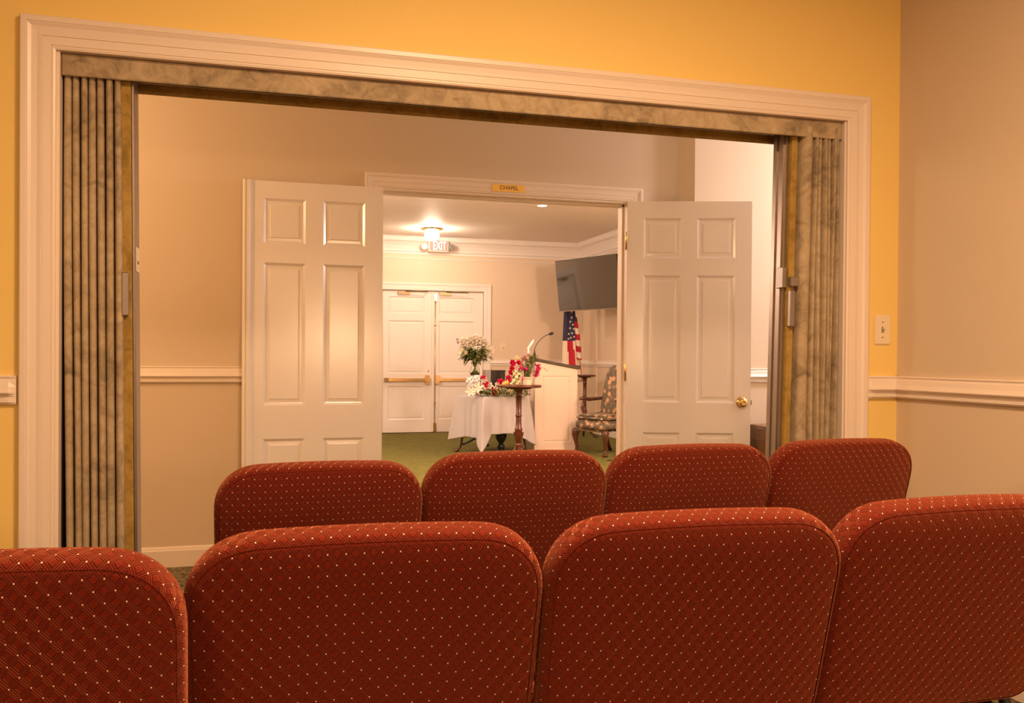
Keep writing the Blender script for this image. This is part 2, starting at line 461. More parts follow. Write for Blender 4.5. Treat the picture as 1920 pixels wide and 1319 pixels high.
# --- chapel door casing and jamb with stop
bm = sweep_frame(BX0, BX1, BZ, CASING(.081, .022), YB0)
struct('trim_3', bm, TRIM, label='cream casing around the chapel doorway', category='door casing')
bm = bmesh.new()
for x0, x1 in ((BX0-.001, BX0+.014), (BX1-.014, BX1+.001)): box(bm, x0, x1, YB0-.004, YB1+.02, 0, BZ)
box(bm, BX0, BX1, YB0-.004, YB1+.02, BZ-.012, BZ+.001)
box(bm, BX0+.01, BX0+.026, YB0+.045, YB1-.03, 0, BZ); box(bm, BX1-.026, BX1-.01, YB0+.045, YB1-.03, 0, BZ)
box(bm, BX0, BX1, YB0+.045, YB1-.03, BZ-.026, BZ-.01)
bmesh.ops.bevel(bm, geom=list(bm.edges), offset=.0015, segments=1, affect='EDGES')
struct('trim_4', bm, TRIM, label='cream jamb and stop of the chapel doorway', category='door jamb')
# --- chair rails
struct('trim_5', chair_rail(-3.4, AX0-.098, YA0, ret1=True), TRIM)
struct('trim_6', chair_rail(AX1+.090, XR, YA0, ret0=True), TRIM)
struct('trim_7', chair_rail_y(-3.0, YA0, XR), TRIM)
struct('trim_8', chair_rail(-3.4, BX0-.084, YB0), TRIM)
struct('trim_9', chair_rail(2.533, 5.8, 4.955), TRIMC)
struct('trim_10', chair_rail(CX1+.105, XCR, YC), TRIMC)
struct('trim_11', chair_rail_y(YB1+.1, YC, XCR), TRIMC)
struct('trim_12', chair_rail(-3.0, CX0-.105, YC), TRIMC)
# --- baseboards
def base_x(x0, x1, y, s=-1, h=.107):
    bm = bmesh.new(); prism_x(bm, [(y, 0), (y+s*.013, 0), (y+s*.013, h*.80), (y+s*.010, h*.85), (y+s*.008, h*.93), (y+s*.004, h), (y, h)], x0, x1); return bm
def base_y(y0, y1, x, s=-1, h=.107):
    bm = base_x(y0, y1, 0, 1, h)
    for v in bm.verts: X, Y, Z = v.co; v.co = (x+s*Y, X, Z)
    bmesh.ops.recalc_face_normals(bm, faces=bm.faces); return bm
struct('baseboard_entry_left', base_x(-3.4, BX0-.08, YB0), TRIM)
struct('baseboard_entry_right', base_x(2.54, 5.8, 4.955), TRIMC)
struct('baseboard_front', base_x(-3.4, AX0-.1, YA0), TRIM)
struct('baseboard_right', base_y(-3.0, YA0, XR), TRIM)
struct('baseboard_chapel_far', base_x(CX1+.105, XCR, YC), TRIMC)
struct('baseboard_chapel_right', base_y(YB1+.1, YC, XCR), TRIMC)
# --- crown moulding of the chapel
CR = [(0, 2.56), (.014, 2.56), (.016, 2.585), (.022, 2.592), (.030, 2.598), (.034, 2.625), (.055, 2.680), (.085, 2.722), (.118, 2.742), (.120, 2.752), (.130, 2.756), (.134, 2.772), (.155, 2.80), (0, 2.80)]
bm = bmesh.new(); prism_x(bm, [(YC-d, z) for d, z in CR], -3.0, XCR)
struct('trim_13', bm, TRIMC, label='white crown moulding along the far chapel wall', category='crown moulding')
bm = bmesh.new(); prism_x(bm, [(d, z) for d, z in CR], YB1+.1, YC)
for v in bm.verts: X, Y, Z = v.co; v.co = (XCR-Y, X, Z)
bmesh.ops.recalc_face_normals(bm, faces=bm.faces)
struct('trim_14', bm, TRIMC, label='white crown moulding along the right chapel wall', category='crown moulding')
bm = bmesh.new(); prism_x(bm, [(YC-d, 2.49+z) for d, z in ((0, 0), (.008, .002), (.01, .008), (.004, .014), (0, .014))], -3.0, XCR)
struct('trim_15', bm, TRIMC)
# --- exit door casing
struct('trim_16', sweep_frame(CX0, CX1, CZ, CASING(.105, .024), YC), TRIMC, label='white casing around the chapel exit doors', category='door casing')
# vertical strips in wall colour, added as cable covers near the right-hand corner
bm = bmesh.new(); box(bm, XCR-.055, XCR, YC-.02, YC, .107, 2.56); box(bm, XCR-.02, XCR, YC-.62, YC-.50, .107, 2.56)
struct('trim_17', bm, PAINT_C)

# ================================================================== DOORS
def panel_face(bm, xs, zs, panels, y, s):
    """flat face at y with recessed raised panels; s=-1 faces -y"""
    ix = {}
    def V(x, yy, z): return bm.verts.new((x, yy, z))
    for i in range(len(xs)-1):
        for j in range(len(zs)-1):
            x0, x1, z0, z1 = xs[i], xs[i+1], zs[j], zs[j+1]
            rect = lambda k, d: [V(x0+k, y-s*d, z0+k), V(x1-k, y-s*d, z0+k), V(x1-k, y-s*d, z1-k), V(x0+k, y-s*d, z1-k)]
            if (i, j) in panels:
                rings = [rect(0, 0), rect(.004, .003), rect(.012, .009), rect(.016, .010), rect(.030, .009), rect(.034, .0075), rect(.036, .0055)]
                for a, b in zip(rings, rings[1:]):
                    for k in range(4): bm.faces.new((a[k], a[(k+1) % 4], b[(k+1) % 4], b[k]))
                bm.faces.new(rings[-1])
            else: bm.faces.new(rect(0, 0))
def leaf_bm(wd, ht, xs, zs, panels, th=.035):
    bm = bmesh.new()
    xs = [0]+xs+[wd]; zs = [.008]+zs+[ht]
    panel_face(bm, xs, zs, panels, -th, -1); panel_face(bm, xs, zs, panels, 0, 1)
    # edges
    for q in (((0, -th, .008), (0, 0, .008), (0, 0, ht), (0, -th, ht)), ((wd, -th, .008), (wd, 0, .008), (wd, 0, ht), (wd, -th, ht)),
              ((0, -th, ht), (wd, -th, ht), (wd, 0, ht), (0, 0, ht)), ((0, -th, .008), (wd, -th, .008), (wd, 0, .008), (0, 0, .008))):
        bm.faces.new([bm.verts.new(c) for c in q])
    bmesh.ops.remove_doubles(bm, verts=bm.verts, dist=.0001)
    bmesh.ops.recalc_face_normals(bm, faces=bm.faces)
    return bm
ZS = [.20, .672, .850, 1.610, 1.712, 1.952]
six = {(i, j) for i in (1, 3) for j in (1, 3, 5)}
LX = [.097, .321, .415, .640]
def knob(parent, x, z, ysurf, sgn):
    k = bmesh.new()
    mt = Matrix.Translation((x, ysurf, z)) @ Matrix.Rotation(R(90) if sgn < 0 else R(-90), 4, 'X')
    lathe(k, [(.033, 0), (.033, .003), (.029, .008), (.014, .011), (.012, .026), (.020, .032), (.027, .040), (.028, .048), (.024, .056), (.014, .061), (.009, .061), (.008, .058), (.004, .058), (.003, .063), (0, .063)], n=32, mat=mt)
    return obj('door_knob', k, BRASS, parent, True, label='round polished brass knob')
def hinge(parent, z, x=-.006, y=-.03):
    b = bmesh.new(); box(b, x, x+.003, y-.004, y+.034, z-.048, z+.048)
    lathe(b, [(.0065, -.05), (.0065, .05), (.004, .053), (.004, .056), (0, .057)], x, y-.006, 12, z)
    lathe(b, [(0, -.056), (.004, -.053), (.0065, -.05)], x, y-.006, 12, z, close=False)
    return obj('hinge', b, BRASS, parent, True, label='brass butt hinge')

# right leaf: hinge at (2.135, 5.03), swung out nearly flat
ang = math.atan2(4.80-5.03, 2.835-2.135)
d2 = obj('door_2', leaf_bm(.737, 2.052, LX, ZS, six), DOOR, smooth=False); d2['kind'] = 'structure'
d2.location = (2.136+.035*sin(-ang)*-1, 5.008, 0); d2.rotation_euler = (0, 0, ang)
d2.location = (2.1265, 5.028+.006, 0)
tag(d2, 'right leaf of the open chapel doors, with a brass knob', 'door')
knob(d2, .684, .856, -.035, -1)
for z in (1.815, 1.03, .26): hinge(d2, z)
lb = bbox(.737, .748, -.024, -.012, .84, .868, .002); obj('latch_bolt', lb, ALUM, d2, label='short bright latch bolt')
# left leaf with T-astragal on its free edge
d1 = obj('door_1', leaf_bm(.728, 2.043, [.097, .314, .408, .630], ZS, six), DOOR); d1['kind'] = 'structure'
d1.location = (-.076, 4.992, 0)
tag(d1, 'left leaf of the open chapel doors, standing flat against the wall', 'door')
bm = bmesh.new()
prof = [(-.010, .034), (-.010, .044), (-.004, .050), (.004, .050), (.006, .045), (.012, .045), (.014, .051), (.024, .051), (.030, .046), (.042, .040), (.044, .0351), (-.006, .0351)]
a = [bm.verts.new((x, -y, .01)) for x, y in prof]; b = [bm.verts.new((x, -y, 2.043)) for x, y in prof]
for i in range(len(prof)): bm.faces.new((a[i], a[(i+1) % len(prof)], b[(i+1) % len(prof)], b[i]))
bm.faces.new(a); bm.faces.new(b); bmesh.ops.recalc_face_normals(bm, faces=bm.faces)
obj('astragal', bm, TRIMC, d1, label='moulded white astragal strip on the free edge')
obj('flush_bolt', bbox(.004, .018, -.030, -.012, 2.040, 2.048, .001), OLDBRASS, d1)

# exit doors, three wide panels each
three = {(1, j) for j in (1, 3, 5)}
for nm, x0, lab in (('door_3', 1.687, 'left leaf of the closed white exit doors in the chapel'), ('door_4', 2.424, 'right leaf of the closed white exit doors in the chapel')):
    wd = .731
    dd = obj(nm, leaf_bm(wd, 2.035, [.085 if nm == 'door_3' else .077, .600 if nm == 'door_3' else .595], [.19]+ZS[1:], three), TRIMC)
    dd['kind'] = 'structure'; tag(dd, lab, 'door'); dd.location = (x0, YC+.065, 0)
    # panic bar
    pb = bmesh.new(); box(pb, .03, .70, -.085, -.055, .742, .782)
    bmesh.ops.bevel(pb, geom=list(pb.edges), offset=.004, segments=2, affect='EDGES')
    bar = obj('panic_bar', pb, BRASS, dd, label='polished brass push bar')
    xm = .64 if nm == 'door_3' else .05
    obj('latch_case', bbox(xm-.03, xm+.03, -.11, -.036, .70, .83, .006), BRASS, bar)
    obj('end_bracket', bbox((.03 if nm == 'door_3' else .64), (.09 if nm == 'door_3' else .70), -.09, -.036, .735, .79, .004), OLDBRASS, bar)
    # closer
    cb = bmesh.new(); cx = .22 if nm == 'door_3' else .08
    box(cb, cx, cx+.17, -.075, -.036, 1.985, 2.025)
    clo = obj('door_closer', cb, OLDBRASS, dd)
    ar = bmesh.new(); tube(ar, [(cx+.10, -.09, 2.028), (cx+.36, -.13, 2.030), (cx+.42, -.05, 2.034)], .008, 8)
    obj('closer_arm', ar, OLDBRASS, clo, True)
    if nm == 'door_4':
        rb = bmesh.new(); tube(rb, [(.022, -.05, .02), (.022, -.05, 2.0)], .0055, 8)
        rod = obj('vertical_rod', rb, BRASS, dd, True)
        obj('top_latch', bbox(.002, .042, -.07, -.036, 1.90, 2.0, .003), BRASS, rod)
        obj('bottom_latch', bbox(.002, .042, -.07, -.036, .01, .14, .003), BRASS, rod)
        gb = bmesh.new()
        for z in (1.55, .43): lathe(gb, [(.018, z-.008), (.018, z+.008)], .022, -.048, 12)
        obj('rod_guide', gb, BRASS, rod)
        obj('notice', bbox(.335, .375, -.0370, -.0352, 1.335, 1.36), BOXGRY, dd, label='tiny grey sticker')
        obj('notice', bbox(.345, .375, -.0370, -.0352, 1.29, 1.325), BOXGRY, dd)
        ab = bmesh.new(); box(ab, -.032, .004, -.052, -.0352, .01, 2.03); bmesh.ops.bevel(ab, geom=list(ab.edges), offset=.004, segments=2, affect='EDGES')
        obj('astragal', ab, TRIMC, dd)
    else:
        lk = bmesh.new(); lathe(lk, [(.011, 0), (.011, .004), (0, .006)], n=16, mat=Matrix.Translation((.665, -.036, .885)) @ Matrix.Rotation(R(90), 4, 'X'))
        obj('keyhole_cover', lk, OLDBRASS, dd, True)

# ================================================================== FOLDING PARTITION
def valance(name, y0, y1, z0, z1, m, label):
    b = bbox(AX0+.017, AX1-.013, y0, y1, z0, z1, .003)
    return tag(obj(name, b, m), label, 'valance')
# one thing: header track with front and rear valance
vt = thing('partition_header_track', 'long marbled taupe valance and track across the top of the wide opening', 'valance', (.79, 3.13, AZ-.006))
def sh(bm, dx=-.79, dy=-3.13, dz=-(AZ-.006)):
    bmesh.ops.translate(bm, vec=(dx, dy, dz), verts=bm.verts); return bm
obj('front_valance', sh(bbox(AX0+.018, AX1-.014, 3.024, 3.034, 1.974, AZ-.008, .002)), FOLD, vt)
obj('rear_valance', sh(bbox(AX0+.018, AX1-.014, 3.205, 3.215, 1.984, AZ-.008, .002)), GOLDP, vt, label='rear valance with golden light put into its colour')  # the different, golden light falling here is put into the valance colour
bm = bmesh.new(); box(bm, AX0+.018, AX1-.014, 3.034, 3.205, 2.022, AZ-.008); box(bm, AX0+.018, AX1-.014, 3.10, 3.105, 2.0, 2.022); box(bm, AX0+.018, AX1-.014, 3.135, 3.14, 2.0, 2.022)
obj('track', sh(bm), METAL, vt)

def pleated(centers, ztop, zbot, lean, seed, X0, yf=3.055, yb=3.175, pinch=.0, bul=.022, nar=.93):
    """centers: list of (x_left, x_right) of every pleat in the front; the cloth returns along the back"""
    rnd = random.Random(seed)
    bm = bmesh.new(); NL = 20; rings = []
    ph = [rnd.uniform(0, 6.28) for _ in centers]; am = [rnd.uniform(.0006, .0022) for _ in centers]
    xmid = sum((a+b)/2 for a, b in centers)/len(centers)
    for L in range(NL+1):
        t = L/NL; z = zbot+(ztop-zbot)*t
        row = []
        for i, (a, b) in enumerate(centers):
            sq = 1 - pinch*max(0, (t-.80)/.20)**1.5
            c = (a+b)/2 + am[i]*sin(ph[i]+t*5) ; hw = (b-a)/2*sq*nar + .0006*sin(ph[i]*2+t*7)
            c = xmid+(c-xmid)*(1-pinch*.15*max(0, (t-.8)/.2)); c += lean*(ztop-z)
            bb = bul*(.9+.25*sin(ph[i]+t*4))
            for k in range(9):
                th = pi*k/8
                row.append((c-hw*cos(th), yf-bb*sin(th)**.75))
            row.append((c+hw*.99, yf+.03)); row.append((c+hw*.99+(b-a)*(1-nar)+.0006, yf+.03))
        back = []
        for i, (a, b) in enumerate(reversed(centers)):
            c = (a+b)/2+lean*(ztop-z); hw = (b-a)/2
            for k in range(7):
                th = pi*k/6; back.append((c+hw*cos(th), yb+bul*.9*sin(th)))
        rings.append([bm.verts.new((x-X0, y-3.13, z)) for x, y in row+back])
    n = len(rings[0])
    for a, b in zip(rings, rings[1:]):
        for k in range(n): bm.faces.new((a[k], a[(k+1) % n], b[(k+1) % n], b[k]))
    bmesh.ops.recalc_face_normals(bm, faces=bm.faces)
    return bm
def lean_box(x0, x1, y0, y1, z0, z1, lean, X0, ztop=1.985):
    b = bmesh.new(); box(b, x0-X0, x1-X0, y0-3.13, y1-3.13, z0, z1)
    bmesh.ops.bevel(b, geom=list(b.edges), offset=min(.002, (x1-x0)*.2), segments=1, affect='EDGES')
    for v in b.verts: v.co.x += lean*(ztop-v.co.z)
    return b
# left stack
X0 = -.5; ln = .010
PL = thing('folding_partition', 'marbled taupe accordion partition folded against the left jamb', 'folding partition', (X0, 3.13, 0))
cl = [(-.582, -.557), (-.556, -.535), (-.534, -.512), (-.511, -.488), (-.487, -.464), (-.463, -.438), (-.437, -.407)]
cl = [(a-.003, b-.003+(0 if i < 6 else -.006)) for i, (a, b) in enumerate(cl)]
obj('accordion_curtain', pleated(cl, 2.015, .012, ln*.8, 4, X0, pinch=.10), FOLD, PL, 60)
obj('lead_post', lean_box(-.424, -.393, 3.055, 3.175, .012, 2.012, ln, X0), GOLDP, PL)
obj('edge_profile', lean_box(-.3925, -.383, 3.065, 3.165, .012, 2.012, ln, X0), METAL, PL, label='grey brown metal edge profile')
obj('gap_shade_strip', lean_box(-.5855, -.584, 3.05, 3.18, .012, 2.012, 0, X0), GRAYD, PL)  # thin dark sheet standing in for the shade of the jamb gap
hd = obj('pull_handle', lean_box(-.4200, -.4010, 3.036, 3.0545, 1.243, 1.378, ln, X0), ALUM, PL, label='vertical metal pull handle')
obj('strike_plate', lean_box(-.3825, -.3805, 3.075, 3.145, 1.385, 1.463, ln, X0), IVORY, PL)
kb = bmesh.new(); tube(kb, [(-.38-X0, -.03, 1.415), (-.372-X0, -.03, 1.415)], .006, 10); obj('latch_pin', kb, OLDBRASS, PL, True)
# right stack
X1_ = 2.09; lr = -.020
PR = thing('folding_partition', 'marbled taupe accordion partition folded against the right jamb', 'folding partition', (X1_, 3.13, 0))
PR_c = [(2.018, 2.078), (2.079, 2.103), (2.104, 2.127), (2.128, 2.150), (2.151, 2.172), (2.173, 2.194), (2.195, 2.222)]
PR_c = [(a-.046+.9*(i*.0038), b-.046+.9*(i*.0038+.003)) for i, (a, b) in enumerate(PR_c)]
PR_c = [(2.004, 2.056), (2.057, 2.077), (2.078, 2.098), (2.099, 2.117), (2.118, 2.136), (2.137, 2.154), (2.155, 2.170)]
obj('accordion_curtain', pleated(PR_c, 2.015, .012, -.010, 9, X1_, pinch=.06, nar=.88, bul=.036), FOLD, PR, 60)
obj('lead_post', lean_box(1.974, 2.000, 3.055, 3.175, .012, 2.012, lr, X1_), GOLDP, PR)
ep = bmesh.new()
for (a, b, c, d) in ((1.9600, 1.9735, 3.075, 3.165), (1.955, 1.9605, 3.085, 3.105), (1.955, 1.9605, 3.13, 3.15)):
    e = lean_box(a, b, c, d, .012, 2.012, lr, X1_); me_ = bpy.data.meshes.new('t'); e.to_mesh(me_); e.free(); ep.from_mesh(me_); bpy.data.meshes.remove(me_)
obj('edge_profile', ep, METAL, PR, label='grey brown metal edge profile')
obj('gap_shade_strip', lean_box(2.1735, 2.1750, 3.05, 3.18, .012, 2.012, 0, X1_), GRAYD, PR)  # dark sheet painting the gap's shade on the right side too
obj('pull_handle', lean_box(1.972, 1.992, 3.034, 3.0545, 1.246, 1.385, lr, X1_), ALUM, PR, label='vertical metal pull handle')
lt = obj('latch', lean_box(1.948, 1.966, 3.055, 3.10, 1.395, 1.475, lr, X1_), ALUM, PR, label='bright metal hook latch')
obj('latch_lever', lean_box(1.972, 2.003, 3.030, 3.0545, 1.400, 1.437, lr, X1_), ALUM, PR, label='bright metal thumb lever')

# ================================================================== SMALL FITTINGS, FRONT ROOMS
sw = thing('light_switch', 'ivory toggle light switch plate on the yellow wall', 'light switch', (2.3525, YA0, 1.238))
obj('switch_plate', bbox(-.0355, .0355, -.006, 0, -.058, .058, .0035, 3), IVORY, sw, 40)
b = bbox(-.005, .005, -.008, -.005, -.012, .012, .001); obj('toggle_slot', b, BOXGRY, sw)
b = bmesh.new(); tube(b, [(0, -.005, .0), (0, -.018, .010)], [.0035, .003], 8); obj('toggle', b, IVORY, sw, True)
for z in (.030, -.030):
    b = bmesh.new(); lathe(b, [(.003, 0), (.0025, .0015), (0, .0018)], n=12, mat=Matrix.Translation((0, -.006, z)) @ Matrix.Rotation(R(90), 4, 'X'))
    obj('screw', b, OLDBRASS, sw, True)
pt = thing('room_sign', 'small brass CHAPEL plate on the door casing', 'sign', (1.382, YB0-.0135, 2.0935))
obj('plate', bbox(-.098, .098, -.004, 0, -.024, .024, .001), simple('brass_plate', (.90, .60, .16), .38, .55, vary=.12, nscale=8), pt)
text_mesh('CHAPEL', .03, .0004, INK, pt, (.004, -.0043, 0), width=.110, cap_h=.0225)

# cabinet in the hall behind the right-hand partition
cb = thing('cabinet', 'low brown wooden cabinet against the hall wall beside the chapel door', 'cabinet', (3.35, 4.62, 0))
bm = bmesh.new(); box(bm, -.47, .47, -.26, .28, .06, .690)
for (a, b_) in ((-.26, -.20), (.22, .28)): box(bm, -.478, -.47, a, b_, .06, .690)
box(bm, -.478, -.47, -.20, .22, .06, .13); box(bm, -.478, -.47, -.20, .22, .63, .690)
obj('body', bm, CABW, cb)
obj('top', bbox(-.49, .49, -.285, .29, .69, .718, .006, 2), CABW, cb)
for x in (-.43, .43):
    for y in (-.22, .24): obj('foot', bbox(x-.03, x+.03, y-.03, y+.03, 0, .06, .004), CABW, cb)
for x in (-.235, .235):
    dd = obj('cabinet_door', bbox(x-.225, x+.225, -.278, -.261, .08, .67, .004), CABW, cb)
    b = bmesh.new(); lathe(b, [(.012, 0), (.008, .012), (.014, .02), (0, .026)], n=14, mat=Matrix.Translation((x*.12, -.278, .4)) @ Matrix.Rotation(R(90), 4, 'X'))
    obj('cabinet_knob', b, BRASS, dd, True)

# ================================================================== CHAIRS
def back_shape(W, Hh, rad, th, nb=3):
    """upholstered back in local coords: x across, z up 0..Hh, rear at -y; returns bmesh with UVs in metres"""
    bm = bmesh.new(); uvl = bm.loops.layers.uv.new('UVMap')
    # outline
    out = []
    taper = .006
    rb = .08
    def arc(cx, cz, r, a0, a1, n):
        q = []
        for i in range(n+1):
            c_, s_ = cos(R(a0+(a1-a0)*i/n)), sin(R(a0+(a1-a0)*i/n))
            q.append((cx+r*math.copysign(abs(c_)**.86, c_), cz+r*math.copysign(abs(s_)**.86, s_)))
        return q
    hw = W/2
    out += [(x, 0) for x in [(-hw+rb)+(W-2*rb)*i/8 for i in range(8)]]
    out += arc(hw-rb, rb, rb, -90, 0, 7)
    out += [(hw, rb+(Hh-rad-rb)*i/10) for i in range(1, 10)]
    out += arc(hw-rad, Hh-rad, rad, 0, 90, 14)
    out += [(hw-rad-(W-2*rad)*i/14, Hh) for i in range(1, 14)]
    out += arc(-hw+rad, Hh-rad, rad, 90, 180, 14)
    out += [(-hw, Hh-rad-(Hh-rad-rb)*i/10) for i in range(1, 10)]
    out += arc(-hw+rb, rb, rb, 180, 270, 7)[:-1]
    n = len(out)
    pts = []
    for x, z in out:
        t = z/Hh
        camber = .010*(1-(x/hw)**2)*max(0, (t-.6)/.4)
        k = 1 - .026*(1-t)**1.3
        pts.append(Vector((x*k, 0, z+camber)))
    # inward normals
    cen = Vector((0, 0, Hh*.5))
    nrm = []
    for i in range(n):
        tg = (pts[(i+1) % n]-pts[i-1]).normalized(); nn = Vector((-tg.z, 0, tg.x))
        nrm.append(nn)   # inward for ccw outline (seen from -y: x right, z up)
    per = [0]
    for i in range(n): per.append(per[-1]+(pts[(i+1) % n]-pts[i]).length)
    def ring(inset, y): return [bm.verts.new(pts[i]+nrm[i]*inset+Vector((0, y, 0))) for i in range(n)]
    hy = th/2
    # boxing: from rear seam to front seam; (inset, y)
    prof = [(.011, -hy-.001), (.006, -hy+.002), (.0025, -hy+.006), (.0008, -hy+.012), (0, -hy+.020), (0, hy-.026), (.002, hy-.014), (.006, hy-.007), (.013, hy-.001)]
    rr = [ring(i_, y_) for i_, y_ in prof]
    arcl = [0]
    for a, b in zip(prof, prof[1:]): arcl.append(arcl[-1]+math.hypot(a[0]-b[0], a[1]-b[1]))
    for j in range(len(rr)-1):
        for i in range(n):
            k = (i+1) % n
            f = bm.faces.new((rr[j][i], rr[j+1][i], rr[j+1][k], rr[j][k]))
            us = [(per[i], arcl[j]), (per[i], arcl[j+1]), (per[i+1], arcl[j+1]), (per[i+1], arcl[j])]
            for lp, q in zip(f.loops, us): lp[uvl].uv = (q[0]+.011, q[1]+.006)
            f.smooth = True
    return bm, pts, nrm, prof, hy, uvl, n
def panel_bm(pts, nrm, inset, y0, sgn, bulge, Hh, hw):
    """rear or front panel inside the seam, gently crowned; grid by shrinking rings"""
    bm = bmesh.new(); uvl = bm.loops.layers.uv.new('UVMap'); n = len(pts)
    base = [pts[i]+nrm[i]*inset for i in range(n)]
    c = Vector((0, 0, Hh*.52)); rings = []
    fr = [0, .012, .035, .08, .16, .30, .5, .75, .93]
    def crown(f): return bulge*(1-(1-min(1, f/.35))**2.2) if f < .35 else bulge
    for f in fr:
        rg = []
        for p in base:
            q = p+(c-p)*f
            rg.append(bm.verts.new((q.x, y0+sgn*(crown(f)-.0035*(1 if f == 0 else 0)), q.z)))
        rings.append(rg)
    cv = bm.verts.new((c.x, y0+sgn*crown(1), c.z))
    for a, b in zip(rings, rings[1:]):
        for i in range(n): bm.faces.new((a[i], a[(i+1) % n], b[(i+1) % n], b[i]))
    for i in range(n): bm.faces.new((rings[-1][i], rings[-1][(i+1) % n], cv))
    bmesh.ops.recalc_face_normals(bm, faces=bm.faces)
    for f in bm.faces:
        f.smooth = True
        for lp in f.loops: lp[uvl].uv = (lp.vert.co.x, lp.vert.co.z)
    f0 = bm.faces[0] if False else None
    return bm
CH_W, CH_H, CH_TH = .556, .440, .062
RECL = R(14.5)
Z_TOP = .851
def make_chair():
    t = thing('padded_chair', 'chair', 'chair')
    bm, pts, nrm, prof, hy, uvl, n = back_shape(CH_W, CH_H, .118, CH_TH)
    # tilt: rotate about x so that the top leans to -y (towards the camera); local origin = floor under the top rear edge
    T = Matrix.Translation((0, 0, Z_TOP)) @ Matrix.Rotation(RECL, 4, 'X') @ Matrix.Translation((0, CH_TH/2+.001, -CH_H-.008))
    bmesh.ops.transform(bm, matrix=T, verts=bm.verts)
    back = obj('backrest', bm, FABRIC, t)
    p = panel_bm(pts, nrm, .0105, -hy-.0005, -1, .010, CH_H, CH_W/2); p.transform(T); obj('rear_panel', p, FABRIC, back)
    p = panel_bm(pts, nrm, .0125, hy-.002, 1, .024, CH_H, CH_W/2); p.transform(T); obj('front_panel', p, FABRIC, back)
    # welt in the rear seam
    s = bmesh.new(); loop = [T @ (pts[i]+nrm[i]*.0108+Vector((0, -hy-.0003, 0))) for i in range(n)]
    loop.append(loop[0]); tube(s, loop, .0005, 5, cap=False); obj('seam', s, SEAM, back, True)
    # seat
    st = bmesh.new(); box(st, -.218, .218, .15, .60, .385, .475)
    bmesh.ops.subdivide_edges(st, edges=list(st.edges), cuts=4, use_grid_fill=True)
    for v in st.verts:
        if v.co.z > .47: v.co.z += .018*(1-(v.co.x/.27)**2)*(1-((v.co.y-.36)/.26)**2)
    bmesh.ops.bevel(st, geom=[e for e in st.edges if e.calc_face_angle(0) > 1.2], offset=.022, segments=4, affect='EDGES')
    ul = st.loops.layers.uv.new('UVMap')
    for f in st.faces:
        f.smooth = True
        for lp in f.loops: lp[ul].uv = (lp.vert.co.x, lp.vert.co.y+lp.vert.co.z)
    obj('seat', st, FABRIC, t)
    # steel frame: side tubes from back to rear legs, front legs
    for sx in (-1, 1):
        b = bmesh.new(); x = sx*.225
        tube(b, [(x, .0, .012), (x, .07, .20), (x, .150, .42), (x, .148, .50), (x, .14, .55)], .0125, 10); obj('leg', b, BLACK, t, True)
        b = bmesh.new(); tube(b, [(x, .57, .012), (x, .55, .20), (x, .54, .382)], .0125, 10); obj('leg', b, BLACK, t, True)
    b = bmesh.new()
    for x in (-.235, .235): tube(b, [(x, .10, .375), (x, .54, .375)], .011, 8)
    tube(b, [(-.235, .12, .375), (.235, .12, .375)], .011, 8); tube(b, [(-.235, .52, .375), (.235, .52, .375)], .011, 8)
    obj('seat_frame', b, BLACK, t, True)
    return t
GR1, GR2 = 'nearest row of padded chairs', 'second row of padded chairs'
ch = make_chair()
row1 = [(-.374, 1.300, R(-1.0), 'burgundy padded chair at the left end of the nearest row', 1),
        (.1725, 1.395, R(-1.5), 'burgundy padded chair in the nearest row, second from the left', (1.028, 1, .994)),
        (.736, 1.372, R(-1.5), 'burgundy padded chair in the nearest row, third from the left', 1),
        (1.298, 1.395, R(1.0), 'burgundy padded chair at the right end of the nearest row, cut off by the frame', 1)]
row2 = [(.162, 2.350, R(2.5), 'burgundy padded chair at the left end of the second row, before the left door leaf', .968),
        (.708, 2.405, R(2.5), 'burgundy padded chair in the second row, second from the left, before the covered table', .99),
        (1.264, 2.435, R(2.0), 'burgundy padded chair in the second row, before the right chapel door leaf', 1.0),
        (1.838, 2.495, R(3.0), 'burgundy padded chair at the right end of the second row, beside the right wall', 1.0)]
first = True
for g, row in ((GR1, row1), (GR2, row2)):
    for x, y, rz, lab, sc_ in row:
        if first: o = ch; o.location = (x, y, 0); o.rotation_euler = (0, 0, rz); first = False
        else: o = dup(ch, (x, y, 0), rz, sc=sc_)
        o['label'] = lab; o['group'] = g

# ================================================================== CHAPEL: LIGHTS AND SIGNS
dm = thing('ceiling_light', 'glowing round flush ceiling light over the exit doors', 'ceiling light', (2.20, 11.80, H3))
b = bmesh.new(); lathe(b, [(.02, -.028), (.13, -.026), (.15, -.012), (.152, 0)], n=32); obj('canopy', b, BRASS, dm, True)
b = bmesh.new(); lathe(b, [(.001, -.165), (.05, -.158), (.085, -.13), (.098, -.095), (.088, -.055), (.06, -.027)], n=28); obj('glass_globe', b, BULB, dm, True)
rl = thing('recessed_downlight', 'small lit recessed downlight in the chapel ceiling', 'ceiling light', (3.04, 9.615, H3))
b = bmesh.new(); lathe(b, [(.052, -.002), (.070, -.006), (.078, 0)], n=28, close=False); lathe(b, [(.052, -.002), (.052, 0)], n=28, close=False); obj('trim_ring', b, TRIMC, rl, True)
b = bmesh.new(); lathe(b, [(0, -.0025), (.053, -.0025), (.053, 0)], n=28, close=False); obj('lens', b, CANLIT, rl)
ex = thing('exit_sign', 'EXIT sign with two emergency lamp heads below the crown moulding', 'exit sign', (2.445, 12.60, 2.672))
obj('housing', bbox(-.143, .143, -.02, .175, -.082, .082, .012, 3), TRIMC, ex, 40)
obj('face', bbox(-.128, .128, -.0225, -.0205, -.070, .070, .001), EXITRED, ex)
text_mesh('EXIT', .12, .0006, EXITGLOW, ex, (.015, -.0235, 0), width=.185, cap_h=.118)
